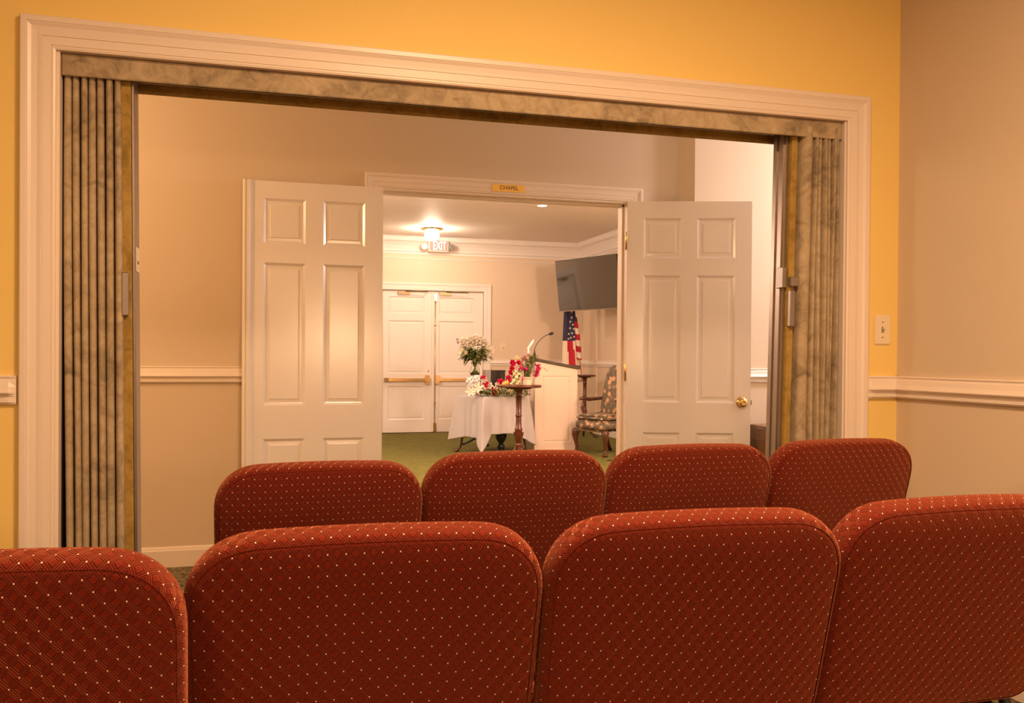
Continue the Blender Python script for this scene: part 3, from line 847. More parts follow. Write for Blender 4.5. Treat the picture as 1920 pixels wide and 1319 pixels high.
for sx, m_ in ((-1, PUREW), (1, BOXGRY)):
    b = bmesh.new(); mt = Matrix.Translation((sx*.185, .03, -.02)) @ Matrix.Rotation(R(90), 4, 'X') @ Matrix.Rotation(R(sx*25), 4, 'Y')
    lathe(b, [(0, -.03), (.03, -.03), (.042, .0), (.046, .045), (.038, .047), (.0, .040)], n=20, mat=mt)
    tube(b, [(sx*.13, .03, -.02), (sx*.165, .03, -.02)], .012, 8)
    obj('emergency_lamp_head', b, m_, ex, True, label='white lamp head' if sx < 0 else 'dark ribbed lamp head')
wp = thing('wall_plate', 'small ivory dimmer plate on the far chapel wall', 'wall switch', (3.455, YC, 1.245))
obj('plate', bbox(-.045, .045, -.007, 0, -.060, .060, .003), IVORY, wp)
b = bmesh.new(); lathe(b, [(.018, 0), (.016, .014), (0, .016)], n=18, mat=Matrix.Translation((.008, -.007, -.012)) @ Matrix.Rotation(R(90), 4, 'X')); obj('dial', b, CERAM, wp, True)

# television on its wall arm
tv = thing('television', 'black flat-screen television tilted down from the right chapel wall', 'television', (4.19, 11.265, 2.08))
dirv = Vector((.378, -.99, 0)).normalized(); nv = Vector((dirv.y, -dirv.x, 0)).normalized()   # towards the room
ang_tv = math.atan2(dirv.y, dirv.x)
TVM = Matrix.Rotation(ang_tv, 4, 'Z') @ Matrix.Rotation(R(7), 4, 'X')
def tvb(b): b.transform(TVM); return b
WT, HT = 1.24, .70
obj('casing', tvb(bbox(-WT/2, WT/2, -.0, .045, -HT/2, HT/2, .004)), BLACK, tv)
obj('screen', tvb(bbox(-WT/2+.008, WT/2-.008, -.0025, .0, -HT/2+.018, HT/2-.008)), SCREEN, tv)
obj('bottom_bezel', tvb(bbox(-WT/2, WT/2, -.005, 0, -HT/2, -HT/2+.014, .001)), METAL, tv)
wm = bmesh.new()
cpt = TVM @ Vector((0, .05, 0))
tube(wm, [cpt, cpt+Vector((.16, .10, 0)), Vector((XCR-4.19-.02, 0.02, 0))], .022, 8)
box(wm, XCR-4.19-.02, XCR-4.19, -.10, .14, -.15, .15)
obj('wall_mount', wm, BLACK, tv)

# ================================================================== CHAPEL: FURNITURE
# covered table
tb = thing('small_table', 'brown wooden table with cabriole legs under a white cloth', 'table', (2.62, 10.0, 0), 0)
C0 = Vector((2.41, 9.73)); a15 = R(20)
e1 = Vector((cos(a15), sin(a15))); e2 = Vector((-sin(a15), cos(a15)))
LW, LD, TZ = .62, .52, .655
def tp(u, v): p = C0+e1*u+e2*v; return (p.x-2.62, p.y-10.0)
b = bmesh.new(); q = [tp(0, 0), tp(LW, 0), tp(LW, LD), tp(0, LD)]
lo = [b.verts.new((x, y, TZ-.025)) for x, y in q]; hi = [b.verts.new((x, y, TZ-.002)) for x, y in q]
b.faces.new(list(reversed(lo))); b.faces.new(hi)
for i in range(4): b.faces.new((lo[i], lo[(i+1) % 4], hi[(i+1) % 4], hi[i]))
bmesh.ops.bevel(b, geom=list(b.edges), offset=.004, segments=2, affect='EDGES')
obj('tabletop', b, WALNUT, tb)
cx_, cy_ = tp(LW/2, LD/2)
def cabriole(cx, cy, dx, dy, ht, r=.022, foot=.03):
    b = bmesh.new()
    pr = [(0, ht, 1.2), (.012, ht*.90, 1.5), (.022, ht*.75, 1.25), (.010, ht*.5, .8), (-.004, ht*.28, .62), (.010, ht*.10, .55), (.030, ht*.035, .75), (.042, .014, 1.0), (.045, .003, .8)]
    pts = [(cx+dx*o, cy+dy*o, z) for o, z, s in pr]; tube(b, pts, [r*s for o, z, s in pr], 10)
    return b
for u, v in ((.03, .03), (LW-.03, .03), (LW-.03, LD-.03), (.03, LD-.03)):
    x, y = tp(u, v); dx, dy = x-cx_, y-cy_; l = math.hypot(dx, dy)
    obj('leg', cabriole(x, y, 1.6*dx/l, 1.6*dy/l, TZ-.025), WALNUT, tb, True)
b = bmesh.new()
for (u0, v0, u1, v1) in ((.03, .03, LW-.03, .03), (LW-.03, .03, LW-.03, LD-.03), (LW-.03, LD-.03, .03, LD-.03), (.03, LD-.03, .03, .03)):
    x0, y0 = tp(u0, v0); x1, y1 = tp(u1, v1)
    d = Vector((x1-x0, y1-y0)).normalized()*.0; p_ = Vector((-(y1-y0), x1-x0)).normalized()*.009
    vs = [b.verts.new((x, y, z)) for z in (TZ-.10, TZ-.025) for x, y in ((x0-p_.x, y0-p_.y), (x1-p_.x, y1-p_.y), (x1+p_.x, y1+p_.y), (x0+p_.x, y0+p_.y))]
    for f in ((3, 2, 1, 0), (4, 5, 6, 7), (0, 1, 5, 4), (1, 2, 6, 5), (2, 3, 7, 6), (3, 0, 4, 7)): b.faces.new([vs[i] for i in f])
obj('apron', b, WALNUT, tb)

def cloth():
    bm = bmesh.new(); rnd = random.Random(3)
    # param around the rim: list of (u, v, drop, flare, cornerness)
    N = 30; rim = []
    sides = [((0, 0), (LW, 0), Vector((0, -1))), ((LW, 0), (LW, LD), Vector((1, 0))), ((LW, LD), (0, LD), Vector((0, 1))), ((0, LD), (0, 0), Vector((-1, 0)))]
    cd_ = {0: .635, 1: .575, 2: .53, 3: .53}     # corner drops: front left, front right, back right, back left
    sd = {0: .425, 1: .40, 2: .40, 3: .47}
    top_z = TZ+.004
    for s, (p0, p1, nn) in enumerate(sides):
        for i in range(N):
            t = i/N; u = p0[0]+(p1[0]-p0[0])*t; v = p0[1]+(p1[1]-p0[1])*t
            c0, c1 = cd_[s], cd_[(s+1) % 4]
            w0_, w1_ = ((.13, .42), (.3, .3), (.3, .3), (.36, .26))[s]
            wc0 = max(0, 1-t/w0_)**1.2; wc1 = max(0, 1-(1-t)/w1_)**1.2
            drop = sd[s]+(c0-sd[s])*wc0+(c1-sd[s])*wc1
            pn = sides[s-1][2]; nx = sides[(s+1) % 4][2]
            dirv = (nn+pn*min(1, wc0)*1.0+nx*min(1, wc1)*1.0); 
            if dirv.length > 0: dirv = dirv.normalized()
            fl = .018+.085*max(wc0, wc1)+(.025*(wc0 if s == 3 else wc1 if s == 2 else 0))
            k = s*N+i
            rip = .012*sin(k*.85+s)*(.4+.6*(1-max(wc0, wc1)))+.008*sin(k*.37)
            rim.append((u, v, drop, fl, rip, dirv))
    rings = []
    def rounded(u, v, k):  # inset top ring
        return LW/2+(u-LW/2)*k, LD/2+(v-LD/2)*k
    for k in (0.0, .35, .7, .93):
        if k == 0: continue
        rings.append([bm.verts.new((*tp(*rounded(u, v, k)), top_z+.001)) for (u, v, *_) in rim])
    cvert = bm.verts.new((*tp(LW/2, LD/2), top_z+.001))
    for i in range(len(rim)): bm.faces.new((cvert, rings[0][i], rings[0][(i+1) % len(rim)]))
    rings.append([bm.verts.new((*tp(u, v), top_z)) for (u, v, *_) in rim])
    for f in (.02, .06, .14, .28, .45, .62, .80, 1.0):
        rg = []
        for (u, v, drop, fl, rip, dv) in rim:
            o = .006+fl*f**.8+rip*min(1, f*1.6)
            uu, vv = u+dv.x*o, v+dv.y*o
            rg.append(bm.verts.new((*tp(uu, vv), top_z-drop*f-.004*(f > 0))))
        rings.append(rg)
    n = len(rim)
    for a, b in zip(rings, rings[1:]):
        for i in range(n): bm.faces.new((a[i], a[(i+1) % n], b[(i+1) % n], b[i]))
    bmesh.ops.recalc_face_normals(bm, faces=bm.faces)
    return bm
clo = obj('tablecloth', cloth(), LINEN, None, True); clo.location = (2.62, 10.0, 0)
tag(clo, 'white linen cloth draped over the small table, its corners hanging low', 'tablecloth')
m_ = clo.modifiers.new('thick', 'SOLIDIFY'); m_.thickness = .002; m_.offset = 1
m_ = clo.modifiers.new('sub', 'SUBSURF'); m_.levels = 1; m_.render_levels = 1

# pedestal stands
def claw(b, ang, r0, z0, r1, rad, n=8):
    pts = []; rs = []
    for t in (0, .2, .45, .7, .9, 1.0):
        r = r0+(r1-r0)*t; z = z0*(1-t)**1.7+rad*.55
        if t > .85: z = rad*.75
        pts.append((r*cos(ang), r*sin(ang), z)); rs.append(rad*(1.15-.4*t if t < .9 else 1.0))
    tube(b, pts, rs, n)
def stand(name, label, loc, r_top, ht, colr, mat, feet_z=.20, feet_r=.20, rot=0, group=None, prof=None):
    t = thing(name, label, 'plant stand', loc, rot, group)
    b = bmesh.new(); lathe(b, [(0, ht-.040), (r_top*.55, ht-.040), (r_top*.57, ht-.028), (r_top*.60, ht-.026), (r_top*.97, ht-.024), (r_top, ht-.016), (r_top, ht-.006), (r_top*.975, ht), (0, ht)], n=40, close=False)
    obj('top', b, mat, t, 50)
    b = bmesh.new(); c = colr
    if prof is None:
        prof = [(c*.9, feet_z-.06), (c*1.0, feet_z-.03), (c*1.25, feet_z), (c*1.25, feet_z+.012), (c*.85, feet_z+.02), (c*1.0, feet_z+.035), (c*1.75, feet_z+.115), (c*1.8, feet_z+.135), (c*1.2, feet_z+.14), (c*1.35, feet_z+.16), (c*1.35, feet_z+.17),
                (c*1.05, feet_z+.18), (c*.92, ht*.60), (c*1.15, ht*.605), (c*1.15, ht*.62), (c*.95, ht*.625), (c*1.0, ht-.17), (c*1.0, ht-.13), (c*1.25, ht-.12), (c*1.0, ht-.11), (c*1.3, ht-.06), (c*1.7, ht-.040)]
    lathe(b, prof, n=24); obj('column', b, mat, t, 60)
    for k in range(3):
        b = bmesh.new(); claw(b, rot+2*pi*k/3+.5, c*.6, feet_z-.03, feet_r, .017); obj('foot', b, mat, t, True)
    return t
stand('pedestal_stand', 'red cherry pedestal stand in front of the lectern, holding a pink potted plant', (2.577, 8.90, 0), .235, .820, .030, CHERRY)
stand('pedestal_stand', 'red cherry pedestal stand behind the lectern, with an empty top', (4.335, 11.70, 0), .150, .862, .024, CHERRY, rot=.4)
PB = .86
bp = [(.02, .06), (.045, .10), (.05, .13), (.035, .15), (.032, .17), (.05, .20), (.062, .25), (.058, .285), (.035, .295), (.036, .31), (.055, .325), (.05, .35), (.03, .365), (.026, .42), (.026, .72), (.035, .74), (.03, .80), (.07, .82)]
stand('pedestal_stand', 'black turned pedestal stand behind the covered table, under the white bouquet', (2.640, 10.95, 0), .125, PB, .03, BLACKW, feet_r=.22, feet_z=.12, prof=bp, rot=.2)

# urn under the table
ur = thing('urn', 'dark turned urn-shaped pedestal standing under the front of the white tablecloth', 'urn', (2.70, 10.05, 0))
b = bmesh.new(); lathe(b, [(0, 0), (.055, 0), (.055, .012), (.04, .02), (.034, .04), (.045, .06), (.042, .085), (.026, .10), (.030, .115), (.055, .15), (.066, .19), (.060, .222), (.045, .232), (.043, .242), (.055, .252), (.050, .28), (0, .28)], n=28)
obj('body', b, BLACKW, ur, 50)

# lectern
lc = thing('lectern', 'cream panelled lectern with a sloping dark top', 'lectern', (3.355, 10.23, 0))
LX0, LX1, LY0, LY1 = 3.098-3.355, 3.612-3.355, 10.0-10.23, 10.46-10.23
b = bmesh.new()
zt0, zt1 = 1.058, .965
def side(y, s):
    out = [(LX0, 0), (LX1, 0), (LX1, zt1), (LX0, zt0)]
    pn = [(LX0+.085, .11), (LX1-.085, .11), (LX1-.085, .885), (LX0+.085, .885)]
    rings = [[b.verts.new((x, y, z)) for x, z in out], [b.verts.new((x, y, z)) for x, z in pn]]
    def ins(k, d):
        return [b.verts.new((pn[0][0]+k, y-s*d, pn[0][1]+k)), b.verts.new((pn[1][0]-k, y-s*d, pn[1][1]+k)), b.verts.new((pn[2][0]-k, y-s*d, pn[2][1]-k)), b.verts.new((pn[3][0]+k, y-s*d, pn[3][1]-k))]
    rings += [ins(.004, .005), ins(.014, .006), ins(.022, .003), ins(.026, .002)]
    for a, c in zip(rings, rings[1:]):
        for i in range(4): b.faces.new((a[i], a[(i+1) % 4], c[(i+1) % 4], c[i]))
    b.faces.new(rings[-1]); return rings[0]
r_a = side(LY0, -1); r_b = side(LY1, 1)
for i in range(4): b.faces.new((r_a[i], r_a[(i+1) % 4], r_b[(i+1) % 4], r_b[i]))
bmesh.ops.recalc_face_normals(b, faces=b.faces)
obj('body', b, PAINTL, lc)
b = bmesh.new(); box(b, LX0-.012, LX0-.0005, LY0, LY1, 0, .09); box(b, LX0-.008, LX0-.0005, LY0, LY0+.06, .09, 1.0); box(b, LX0-.008, LX0-.0005, LY1-.06, LY1, .09, 1.0); box(b, LX0-.008, LX0-.0005, LY0+.06, LY1-.06, .93, 1.0)
obj('front_frame', b, PAINTL, lc)
b = bmesh.new()
sl = (zt1-zt0)/(LX1-LX0)
vs = []
for (x, dz) in ((LX0-.03, .004), (LX1+.03, .004), (LX1+.03, .034), (LX0-.03, .034)):
    vs.append([b.verts.new((x, y, zt0+sl*(x-LX0)+dz)) for y in (LY0-.02, LY1+.02)])
for i in range(4): b.faces.new((vs[i][0], vs[(i+1) % 4][0], vs[(i+1) % 4][1], vs[i][1]))
b.faces.new([v[0] for v in vs]); b.faces.new([v[1] for v in vs]); bmesh.ops.recalc_face_normals(b, faces=b.faces)
obj('sloping_top', b, PAINTLS, lc, label='dark brown sloping reading top')
b = bmesh.new(); xx = LX1+.022; zz = zt0+sl*(xx-LX0)+.034; box(b, xx-.012, xx+.006, LY0-.02, LY1+.02, zz-.001, zz+.016); obj('book_stop', b, PAINTLS, lc)
mi = thing('microphone', 'black gooseneck microphone standing on the lectern', 'microphone', (3.142, 10.2, 1.085))
b = bmesh.new(); lathe(b, [(.026, .007), (.024, .010), (.013, .014), (.016, .02), (.016, .05), (.008, .085), (.005, .10)], n=18); obj('base', b, BLACK, mi, True)
b = bmesh.new(); tube(b, [(0, 0, .095), (.004, 0, .125), (.025, 0, .17), (.06, 0, .215), (.105, 0, .255), (.145, 0, .28), (.185, 0, .293)], .0042, 8); obj('gooseneck', b, BLACK, mi, True)
b = bmesh.new(); tube(b, [(.178, 0, .290), (.186, 0, .293), (.20, 0, .298), (.215, 0, .303), (.228, 0, .307), (.235, 0, .309)], [.006, .013, .0165, .0165, .013, .005], 12); obj('capsule', b, BLACK, mi, True)

# armchair (Queen Anne style), facing left with its open arm towards the lectern
ac = thing('armchair', 'floral upholstered armchair with dark carved legs beyond the lectern', 'armchair', (3.855, 9.66, 0), R(113))
# local: x across, +y = front ; world front direction = rot(+y)
b = bbox(-.245, .245, -.23, .29, .275, .40, .03, 3); obj('seat', b, FLORAL, ac, True)
b = bbox(-.24, .24, -.20, .285, .375, .465, .035, 4); obj('seat_cushion', b, FLORAL, ac, True)
b = bmesh.new()
secs = [(.36, .245, -.13, .07), (.55, .235, -.155, .065), (.75, .218, -.18, .06), (.90, .200, -.202, .055), (.98, .170, -.213, .05), (1.015, .10, -.218, .035)]
rings = []
for z, hw, y, th in secs:
    rg = []
    for k in range(24):
        a = 2*pi*k/24; c_, s_ = cos(a), sin(a)
        rg.append(b.verts.new((hw*math.copysign(abs(c_)**.45, c_), y+th*math.copysign(abs(s_)**.7, s_), z)))
    rings.append(rg)
for a, c in zip(rings, rings[1:]):
    for k in range(24): b.faces.new((a[k], a[(k+1) % 24], c[(k+1) % 24], c[k]))
b.faces.new(list(reversed(rings[0]))); b.faces.new(rings[-1])
obj('backrest', b, FLORAL, ac, True)
b = bbox(-.240, .240, .286, .292, .268, .283, .002); obj('gimp_trim', b, OLDBRASS, ac)
for sx in (-1, 1):
    b = bmesh.new(); tube(b, [(sx*.20, -.24, .640), (sx*.27, -.15, .625), (sx*.30, 0, .615), (sx*.29, .10, .632), (sx*.285, .16, .622)], [.014, .019, .021, .024, .015], 10)
    tube(b, [(sx*.29, .08, .62), (sx*.30, .12, .52), (sx*.278, .09, .42), (sx*.272, .08, .33)], [.017, .015, .017, .02], 10); obj('arm', b, WALNUT, ac, True)
    obj('leg', cabriole(sx*.235, .255, sx*.55, .7, .288, .030), WALNUT, ac, True)
    b = bmesh.new(); tube(b, [(sx*.22, -.20, .288), (sx*.22, -.21, .20), (sx*.225, -.25, .08), (sx*.235, -.29, .004)], [.026, .022, .019, .022], 10); obj('leg', b, WALNUT, ac, True)
cbm = bmesh.new(); tube(cbm, [(3.60, 9.02, .006), (3.72, 8.97, .006), (3.84, 9.0, .006), (3.98, 9.06, .006), (4.2, 9.0, .006), (4.66, 9.2, .006)], .005, 6)
cb_o = obj('power_cord', cbm, BLACK, None, True); tag(cb_o, 'black power cord lying on the green carpet under the armchair', 'cord')

# flag on its pole
fg = thing('flag', 'American flag hanging furled on a pole in the chapel corner', 'flag', (4.20, 12.05, 0))
b = bmesh.new(); lathe(b, [(0, 0), (.13, 0), (.135, .02), (.10, .04), (.03, .07), (.02, .10)], n=28); obj('base', b, BRASS, fg, True)
b = bmesh.new(); tube(b, [(0, 0, .09), (0, 0, 2.30)], .012, 12); obj('pole', b, WALNUT, fg, True)
b = bmesh.new(); lathe(b, [(.014, 2.30), (.022, 2.31), (.018, 2.33), (.008, 2.34), (.02, 2.37), (0, 2.43)], n=14); obj('finial', b, BRASS, fg, True)
def flagcloth():
    b = bmesh.new(); NZ, NA = 44, 48; rings = []
    for j in range(NZ+1):
        t = j/NZ; z = 2.10-1.35*t
        r = .040+.095*t**.85
        cxo = .010+.055*t
        rg = []
        for i in range(NA):
            a = 2*pi*i/NA; rr = r*(1+.22*sin(a*5+1.1+t*.8))
            rg.append(b.verts.new((cxo+rr*cos(a)*1.0, rr*.62*sin(a), z)))
        rings.append(rg)
    for j in range(NZ):
        for i in range(NA):
            f = b.faces.new((rings[j][i], rings[j][(i+1) % NA], rings[j+1][(i+1) % NA], rings[j+1][i]))
            z = f.calc_center_median().z; x = f.calc_center_median().x
            if z > 1.335: mi_ = 0
            else:
                s = (x-.02)+.36*(z-1.335)*.35+.22
                mi_ = 1 if int(math.floor(s/.085)) % 2 == 0 else 2
            f.material_index = mi_; f.smooth = True
    b.faces.new(rings[-1]); b.faces.new(list(reversed(rings[0])))
    return b
fc = obj('flag_cloth', flagcloth(), [FBLUE, FRED, FWHITE], fg)
def star(b, c, r, nrm=Vector((0, -1, 0))):
    u = nrm.cross(Vector((0, 0, 1))).normalized(); v = Vector((0, 0, 1)); vs = []
    for k in range(10):
        a = pi/2+k*pi/5; q = r if k % 2 == 0 else r*.42
        vs.append(b.verts.new(c+u*(-q*cos(a))+v*(q*sin(a))))
    cc = b.verts.new(c+nrm*.003)
    for k in range(10): b.faces.new((vs[k], vs[(k+1) % 10], cc))
for (x, z) in ((.030, 1.66), (.008, 1.60), (.048, 1.56), (.060, 1.50), (.005, 1.51), (.036, 1.44), (-.012, 1.43), (.066, 1.39), (.018, 1.375), (-.018, 1.36), (.03, 1.74), (.01, 1.82), (.04, 1.90)):
    b = bmesh.new(); star(b, Vector((x, -.088 if abs(x-.03) < .05 else -.075, z)), .019); obj('star', b, FWHITE, fc)
# the loose fly end with stripe blocks at the right of the furled cloth
b = bmesh.new(); NZ = 28; cols = []
for j in range(NZ+1):
    t = j/NZ; z = 1.66-.60*t; x0 = .085+.060*t
    cols.append([b.verts.new((x0-.03, -.03, z+.02)), b.verts.new((x0+.012+.02*min(1, t*2), -.05-.01*sin(t*9), z)), b.verts.new((x0+.035+.025*min(1, t*2.2), -.035, z+.01))])
for j in range(NZ):
    for k in range(2):
        f = b.faces.new((cols[j][k], cols[j][k+1], cols[j+1][k+1], cols[j+1][k])); f.smooth = True
        f.material_index = 0 if j < 3 else (1 if ((j-3)//4) % 2 == 0 else 2)
fl = obj('flag_fly_end', b, [FBLUE, FRED, FWHITE], fc); md = fl.modifiers.new('thick', 'SOLIDIFY'); md.thickness = .003
b = bmesh.new(); tube(b, [(.165, -.042, 1.07), (.175, -.042, 1.03)], [.014, .004], 6); obj('gold_fringe', b, FRINGE, fc)

# ================================================================== FLOWERS
def place_verts(b, start, mt):
    vs = list(b.verts)[start:]; bmesh.ops.transform(b, matrix=mt, verts=vs)
def look(dirv, twist=0):
    d = Vector(dirv).normalized(); q = d.to_track_quat('Z', 'Y'); return q.to_matrix().to_4x4() @ Matrix.Rotation(twist, 4, 'Z')
def petal(b, w, l, cup, mt, curl=.2, pointed=False, mi=0):
    """petal rising from origin along +z leaning to +x"""
    n0 = len(b.verts); g = []
    NU, NV = 4, 5
    for j in range(NV+1):
        t = j/NV
        ww = w*(sin(pi*(t*.82+.10))**.7 if not pointed else sin(pi*min(.999, t*.93+.06))**.9)
        row = []
        for i in range(NU+1):
            s = i/NU*2-1
            x = l*(cup*sin(t*pi*.5))+curl*l*t**3 - w*.45*s*s*(1-t*.5)
            row.append(b.verts.new((x, ww*s*.5, l*t*(1-.3*cup*t))))
        g.append(row)
    for j in range(NV):
        for i in range(NU):
            f = b.faces.new((g[j][i], g[j][i+1], g[j+1][i+1], g[j+1][i])); f.smooth = True; f.material_index = mi
    vs = [v for r_ in g for v in r_]; bmesh.ops.transform(b, matrix=mt, verts=vs)
def rose_bm(r, dirv, seed=0, b=None, loc=(0, 0, 0)):
    rnd = random.Random(seed); own = b is None; b = b or bmesh.new()
    base = Matrix.Translation(loc) @ look(dirv, rnd.uniform(0, 6))
    for ring, (n, cup, l, w, cu) in enumerate(((3, .08, 1.05, .9, -.1), (4, .28, 1.05, 1.05, .0), (5, .55, 1.0, 1.15, .15), (6, .85, .95, 1.2, .35))):
        for k in range(n):
            petal(b, w*r, l*r, cup, base @ Matrix.Rotation(2*pi*k/n+ring*.7+rnd.uniform(-.1, .1), 4, 'Z') @ Matrix.Translation((r*.05*(ring+1), 0, -r*.35)), cu)
    return b
def lily_bm(r, dirv, seed=0, loc=(0, 0, 0), b=None):
    rnd = random.Random(seed); b = b or bmesh.new(); base = Matrix.Translation(loc) @ look(dirv, rnd.uniform(0, 1))
    for k in range(6):
        petal(b, r*.42, r*1.05, .85, base @ Matrix.Rotation(pi/3*k, 4, 'Z') @ Matrix.Translation((.004, 0, -r*.2)), .35, True)
    for k in range(5):
        mt = base @ Matrix.Rotation(2*pi/5*k+.3, 4, 'Z')
        tube(b, [mt @ Vector((0, 0, -r*.1)), mt @ Vector((r*.1, 0, r*.3)), mt @ Vector((r*.2, 0, r*.5))], [.0012, .0012, .0025], 5)
    return b
def cluster_bm(r, loc, seed=0, n=26, b=None, fr=.011):
    rnd = random.Random(seed); b = b or bmesh.new(); loc = Vector(loc)
    for k in range(n):
        z = 1-2*(k+.5)/n; ph = k*2.39996; s = math.sqrt(1-z*z)
        d = Vector((s*cos(ph), s*sin(ph), z)); c = loc+d*r*rnd.uniform(.85, 1.05)
        base = Matrix.Translation(c) @ look(d, rnd.uniform(0, 3))
        for q in range(4): petal(b, fr*1.3, fr*1.35, 1.1, base @ Matrix.Rotation(pi/2*q, 4, 'Z'), .3)
    return b
def leaf_into(b, p, d, l, w, droop=.3, fold=.25, mi=0):
    p = Vector(p); d = Vector(d).normalized(); sd = d.cross(Vector((0, 0, 1)));
    if sd.length < .1: sd = Vector((1, 0, 0))
    sd.normalize(); upv = sd.cross(d).normalized(); g = []
    NV = 6
    for j in range(NV+1):
        t = j/NV; c = p+d*l*t-Vector((0, 0, 1))*droop*l*t*t
        ww = w*sin(pi*min(.995, t*.96+.03))**.8*.5
        g.append([b.verts.new(c-sd*ww+upv*ww*fold), b.verts.new(c), b.verts.new(c+sd*ww+upv*ww*fold)])
    for j in range(NV):
        for i in range(2):
            f = b.faces.new((g[j][i], g[j][i+1], g[j+1][i+1], g[j+1][i])); f.smooth = True; f.material_index = mi

# --- vase with white bouquet on the black pedestal behind the table
VX, VY, VZ = 2.590, 10.92, PB
vs_ = thing('vase', 'clear flared glass vase holding the white bouquet', 'vase', (VX, VY, VZ))
b = bmesh.new()
lathe(b, [(0, 0), (.046, 0), (.054, .01), (.064, .05), (.058, .09), (.042, .135), (.044, .155), (.054, .17), (.051, .17), (.041, .153), (.039, .135), (.055, .09), (.061, .05), (.052, .022), (0, .020)], n=32, close=False)
obj('glass_body', b, GLASS, vs_, True)
bq = thing('bouquet', 'round bouquet of white roses and alstroemeria with green leaves', 'bouquet', (VX, VY, VZ+.03))
rnd = random.Random(11)
b = bmesh.new()
for k in range(48):
    a = k*2.4; r_ = .026*math.sqrt((k+.5)/48); hh = rnd.uniform(.22, .34); rr = rnd.uniform(.05, .15); r_ *= 1.95
    tube(b, [(r_*cos(a+2.5), r_*sin(a+2.5), 0), (.020*cos(a), .020*sin(a), .105), (.022*cos(a), .022*sin(a), .14), (rr*cos(a), rr*sin(a), hh)], .0036, 5)
obj('stems', b, STEMG, bq, True, kind='stuff')
b = bmesh.new()
for k in range(430):
    a = rnd.uniform(0, 2*pi); el = rnd.uniform(-.35, .8); rr = rnd.uniform(.02, .155)
    p = (rr*cos(a), rr*sin(a)*.8, .175+.5*max(0, rr-.08)+rnd.uniform(0, .12)); d = (cos(a)*cos(el), sin(a)*cos(el), sin(el)*.8)
    leaf_into(b, p, d, rnd.uniform(.06, .11), rnd.uniform(.022, .042), rnd.uniform(.1, .6), mi=rnd.choice((0, 0, 1)))
for (x, z, dx, dz, l, w_) in ((-.11, .23, -.4, -.9, .11, .055), (.0, .20, -.1, -1, .06, .04), (-.05, .20, -.75, -.6, .13, .05), (.13, .30, .5, .8, .10, .04), (-.17, .30, -.9, -.5, .08, .02), (.16, .22, .8, -.4, .09, .02), (.09, .22, .5, -.7, .09, .03)):
    leaf_into(b, (x, -.05, z), (dx, -.15, dz), l, w_, .2)
obj('foliage', b, [GREEN, GREENL], bq, True, kind='stuff')
FX = [(2.444, 1.289), (2.525, 1.300), (2.579, 1.330), (2.648, 1.311), (2.703, 1.275), (2.628, 1.262), (2.526, 1.240), (2.455, 1.230), (2.590, 1.29), (2.68, 1.24), (2.49, 1.27)]
for k, (x, z) in enumerate(FX):
    p = Vector((x-VX, -.075+.08*abs(x-2.58)/.15+(z-1.29)*.3, z-VZ-.03))
    obj('white_rose', rose_bm(.054, (p.x*1.2, -.75, .55+(z-1.27)*3), k, loc=p), WHITEP, bq, True)
for k, (x, z) in enumerate([(2.377, 1.150), (2.400, 1.19), (2.751, 1.166), (2.786, 1.179), (2.601, 1.112), (2.703, 1.20), (2.76, 1.22), (2.45, 1.15), (2.66, 1.10), (2.36, 1.115), (2.72, 1.13)]):
    p = Vector((x-VX, -.11, z-VZ-.03))
    obj('alstroemeria', lily_bm(.029, (p.x*3, -.9, rnd.uniform(-.4, .5)), k, loc=p), CREAMP if k % 3 else WHITEP, bq, True)

# --- funeral spray on the table
SX, SY, SZ = 2.62, 9.93, TZ+.006
sp = thing('flower_spray', 'low spray of red roses and white lilies lying on the white tablecloth', 'flower arrangement', (SX, SY, SZ))
rnd = random.Random(5)
b = bmesh.new()
for k in range(430):
    t = rnd.random(); x = -.24+.60*t; a = rnd.uniform(0, 2*pi)
    zz = rnd.uniform(.01, .07+.16*max(0, t-.35)); p = (x, rnd.uniform(-.17, .03), zz)
    leaf_into(b, p, (rnd.uniform(-1, 1), -rnd.uniform(.2, 1), rnd.uniform(-.1, .8)), rnd.uniform(.04, .09), rnd.uniform(.010, .026), rnd.uniform(.2, .5), mi=rnd.choice((0, 0, 1)))
for k in range(40):
    t = rnd.random(); x = .10+.16*t; z0 = .08+.32*t
    leaf_into(b, (x, -.02, z0-.02), (rnd.uniform(-1, 1), -rnd.uniform(.1, .8), rnd.uniform(-.2, 1)), .06, .02, .3, mi=rnd.choice((0, 1)))
for v in b.verts: v.co.z = max(v.co.z, .004)
obj('greenery', b, [GREEN, GREENL], sp, True, kind='stuff')
roses = [(2.444, .868, .026), (2.468, .803, .030), (2.556, .705, .040), (2.641, .819, .036), (2.736, .862, .034), (2.768, .924, .030), (2.787, .973, .030), (2.800, 1.033, .038), (2.872, 1.040, .032), (2.458, .764, .026), (2.730, .835, .030)]
for k, (x, z, r_) in enumerate(roses):
    yy = 10.05-.10-(1.05-z)*.34
    obj('red_rose', rose_bm(r_, ((x-2.62)*1.5, -.9, .35), 40+k, loc=(x-SX, yy-SY, z-SZ)), REDP, sp, True)
for k, (x, z, r_) in enumerate([(2.590, .747, .034), (2.650, .735, .034), (2.451, .839, .030), (2.508, .778, .034), (2.43, .745, .03), (2.70, .755, .026), (2.60, .79, .026)]):
    obj('white_rose', rose_bm(r_, ((x-2.62), -.9, .4), 80+k, loc=(x-SX, -.03-(.9-z)*.35, z-SZ)), WHITEP, sp, True)
for k, (x, z) in enumerate([(2.345, .728), (2.285, .715), (2.372, .752)]):
    obj('white_lily', lily_bm(.055, ((x-2.5), -.9, -.05+.2*k), 90+k, loc=(x-SX, -.10, z-SZ)), WHITEP, sp, True)
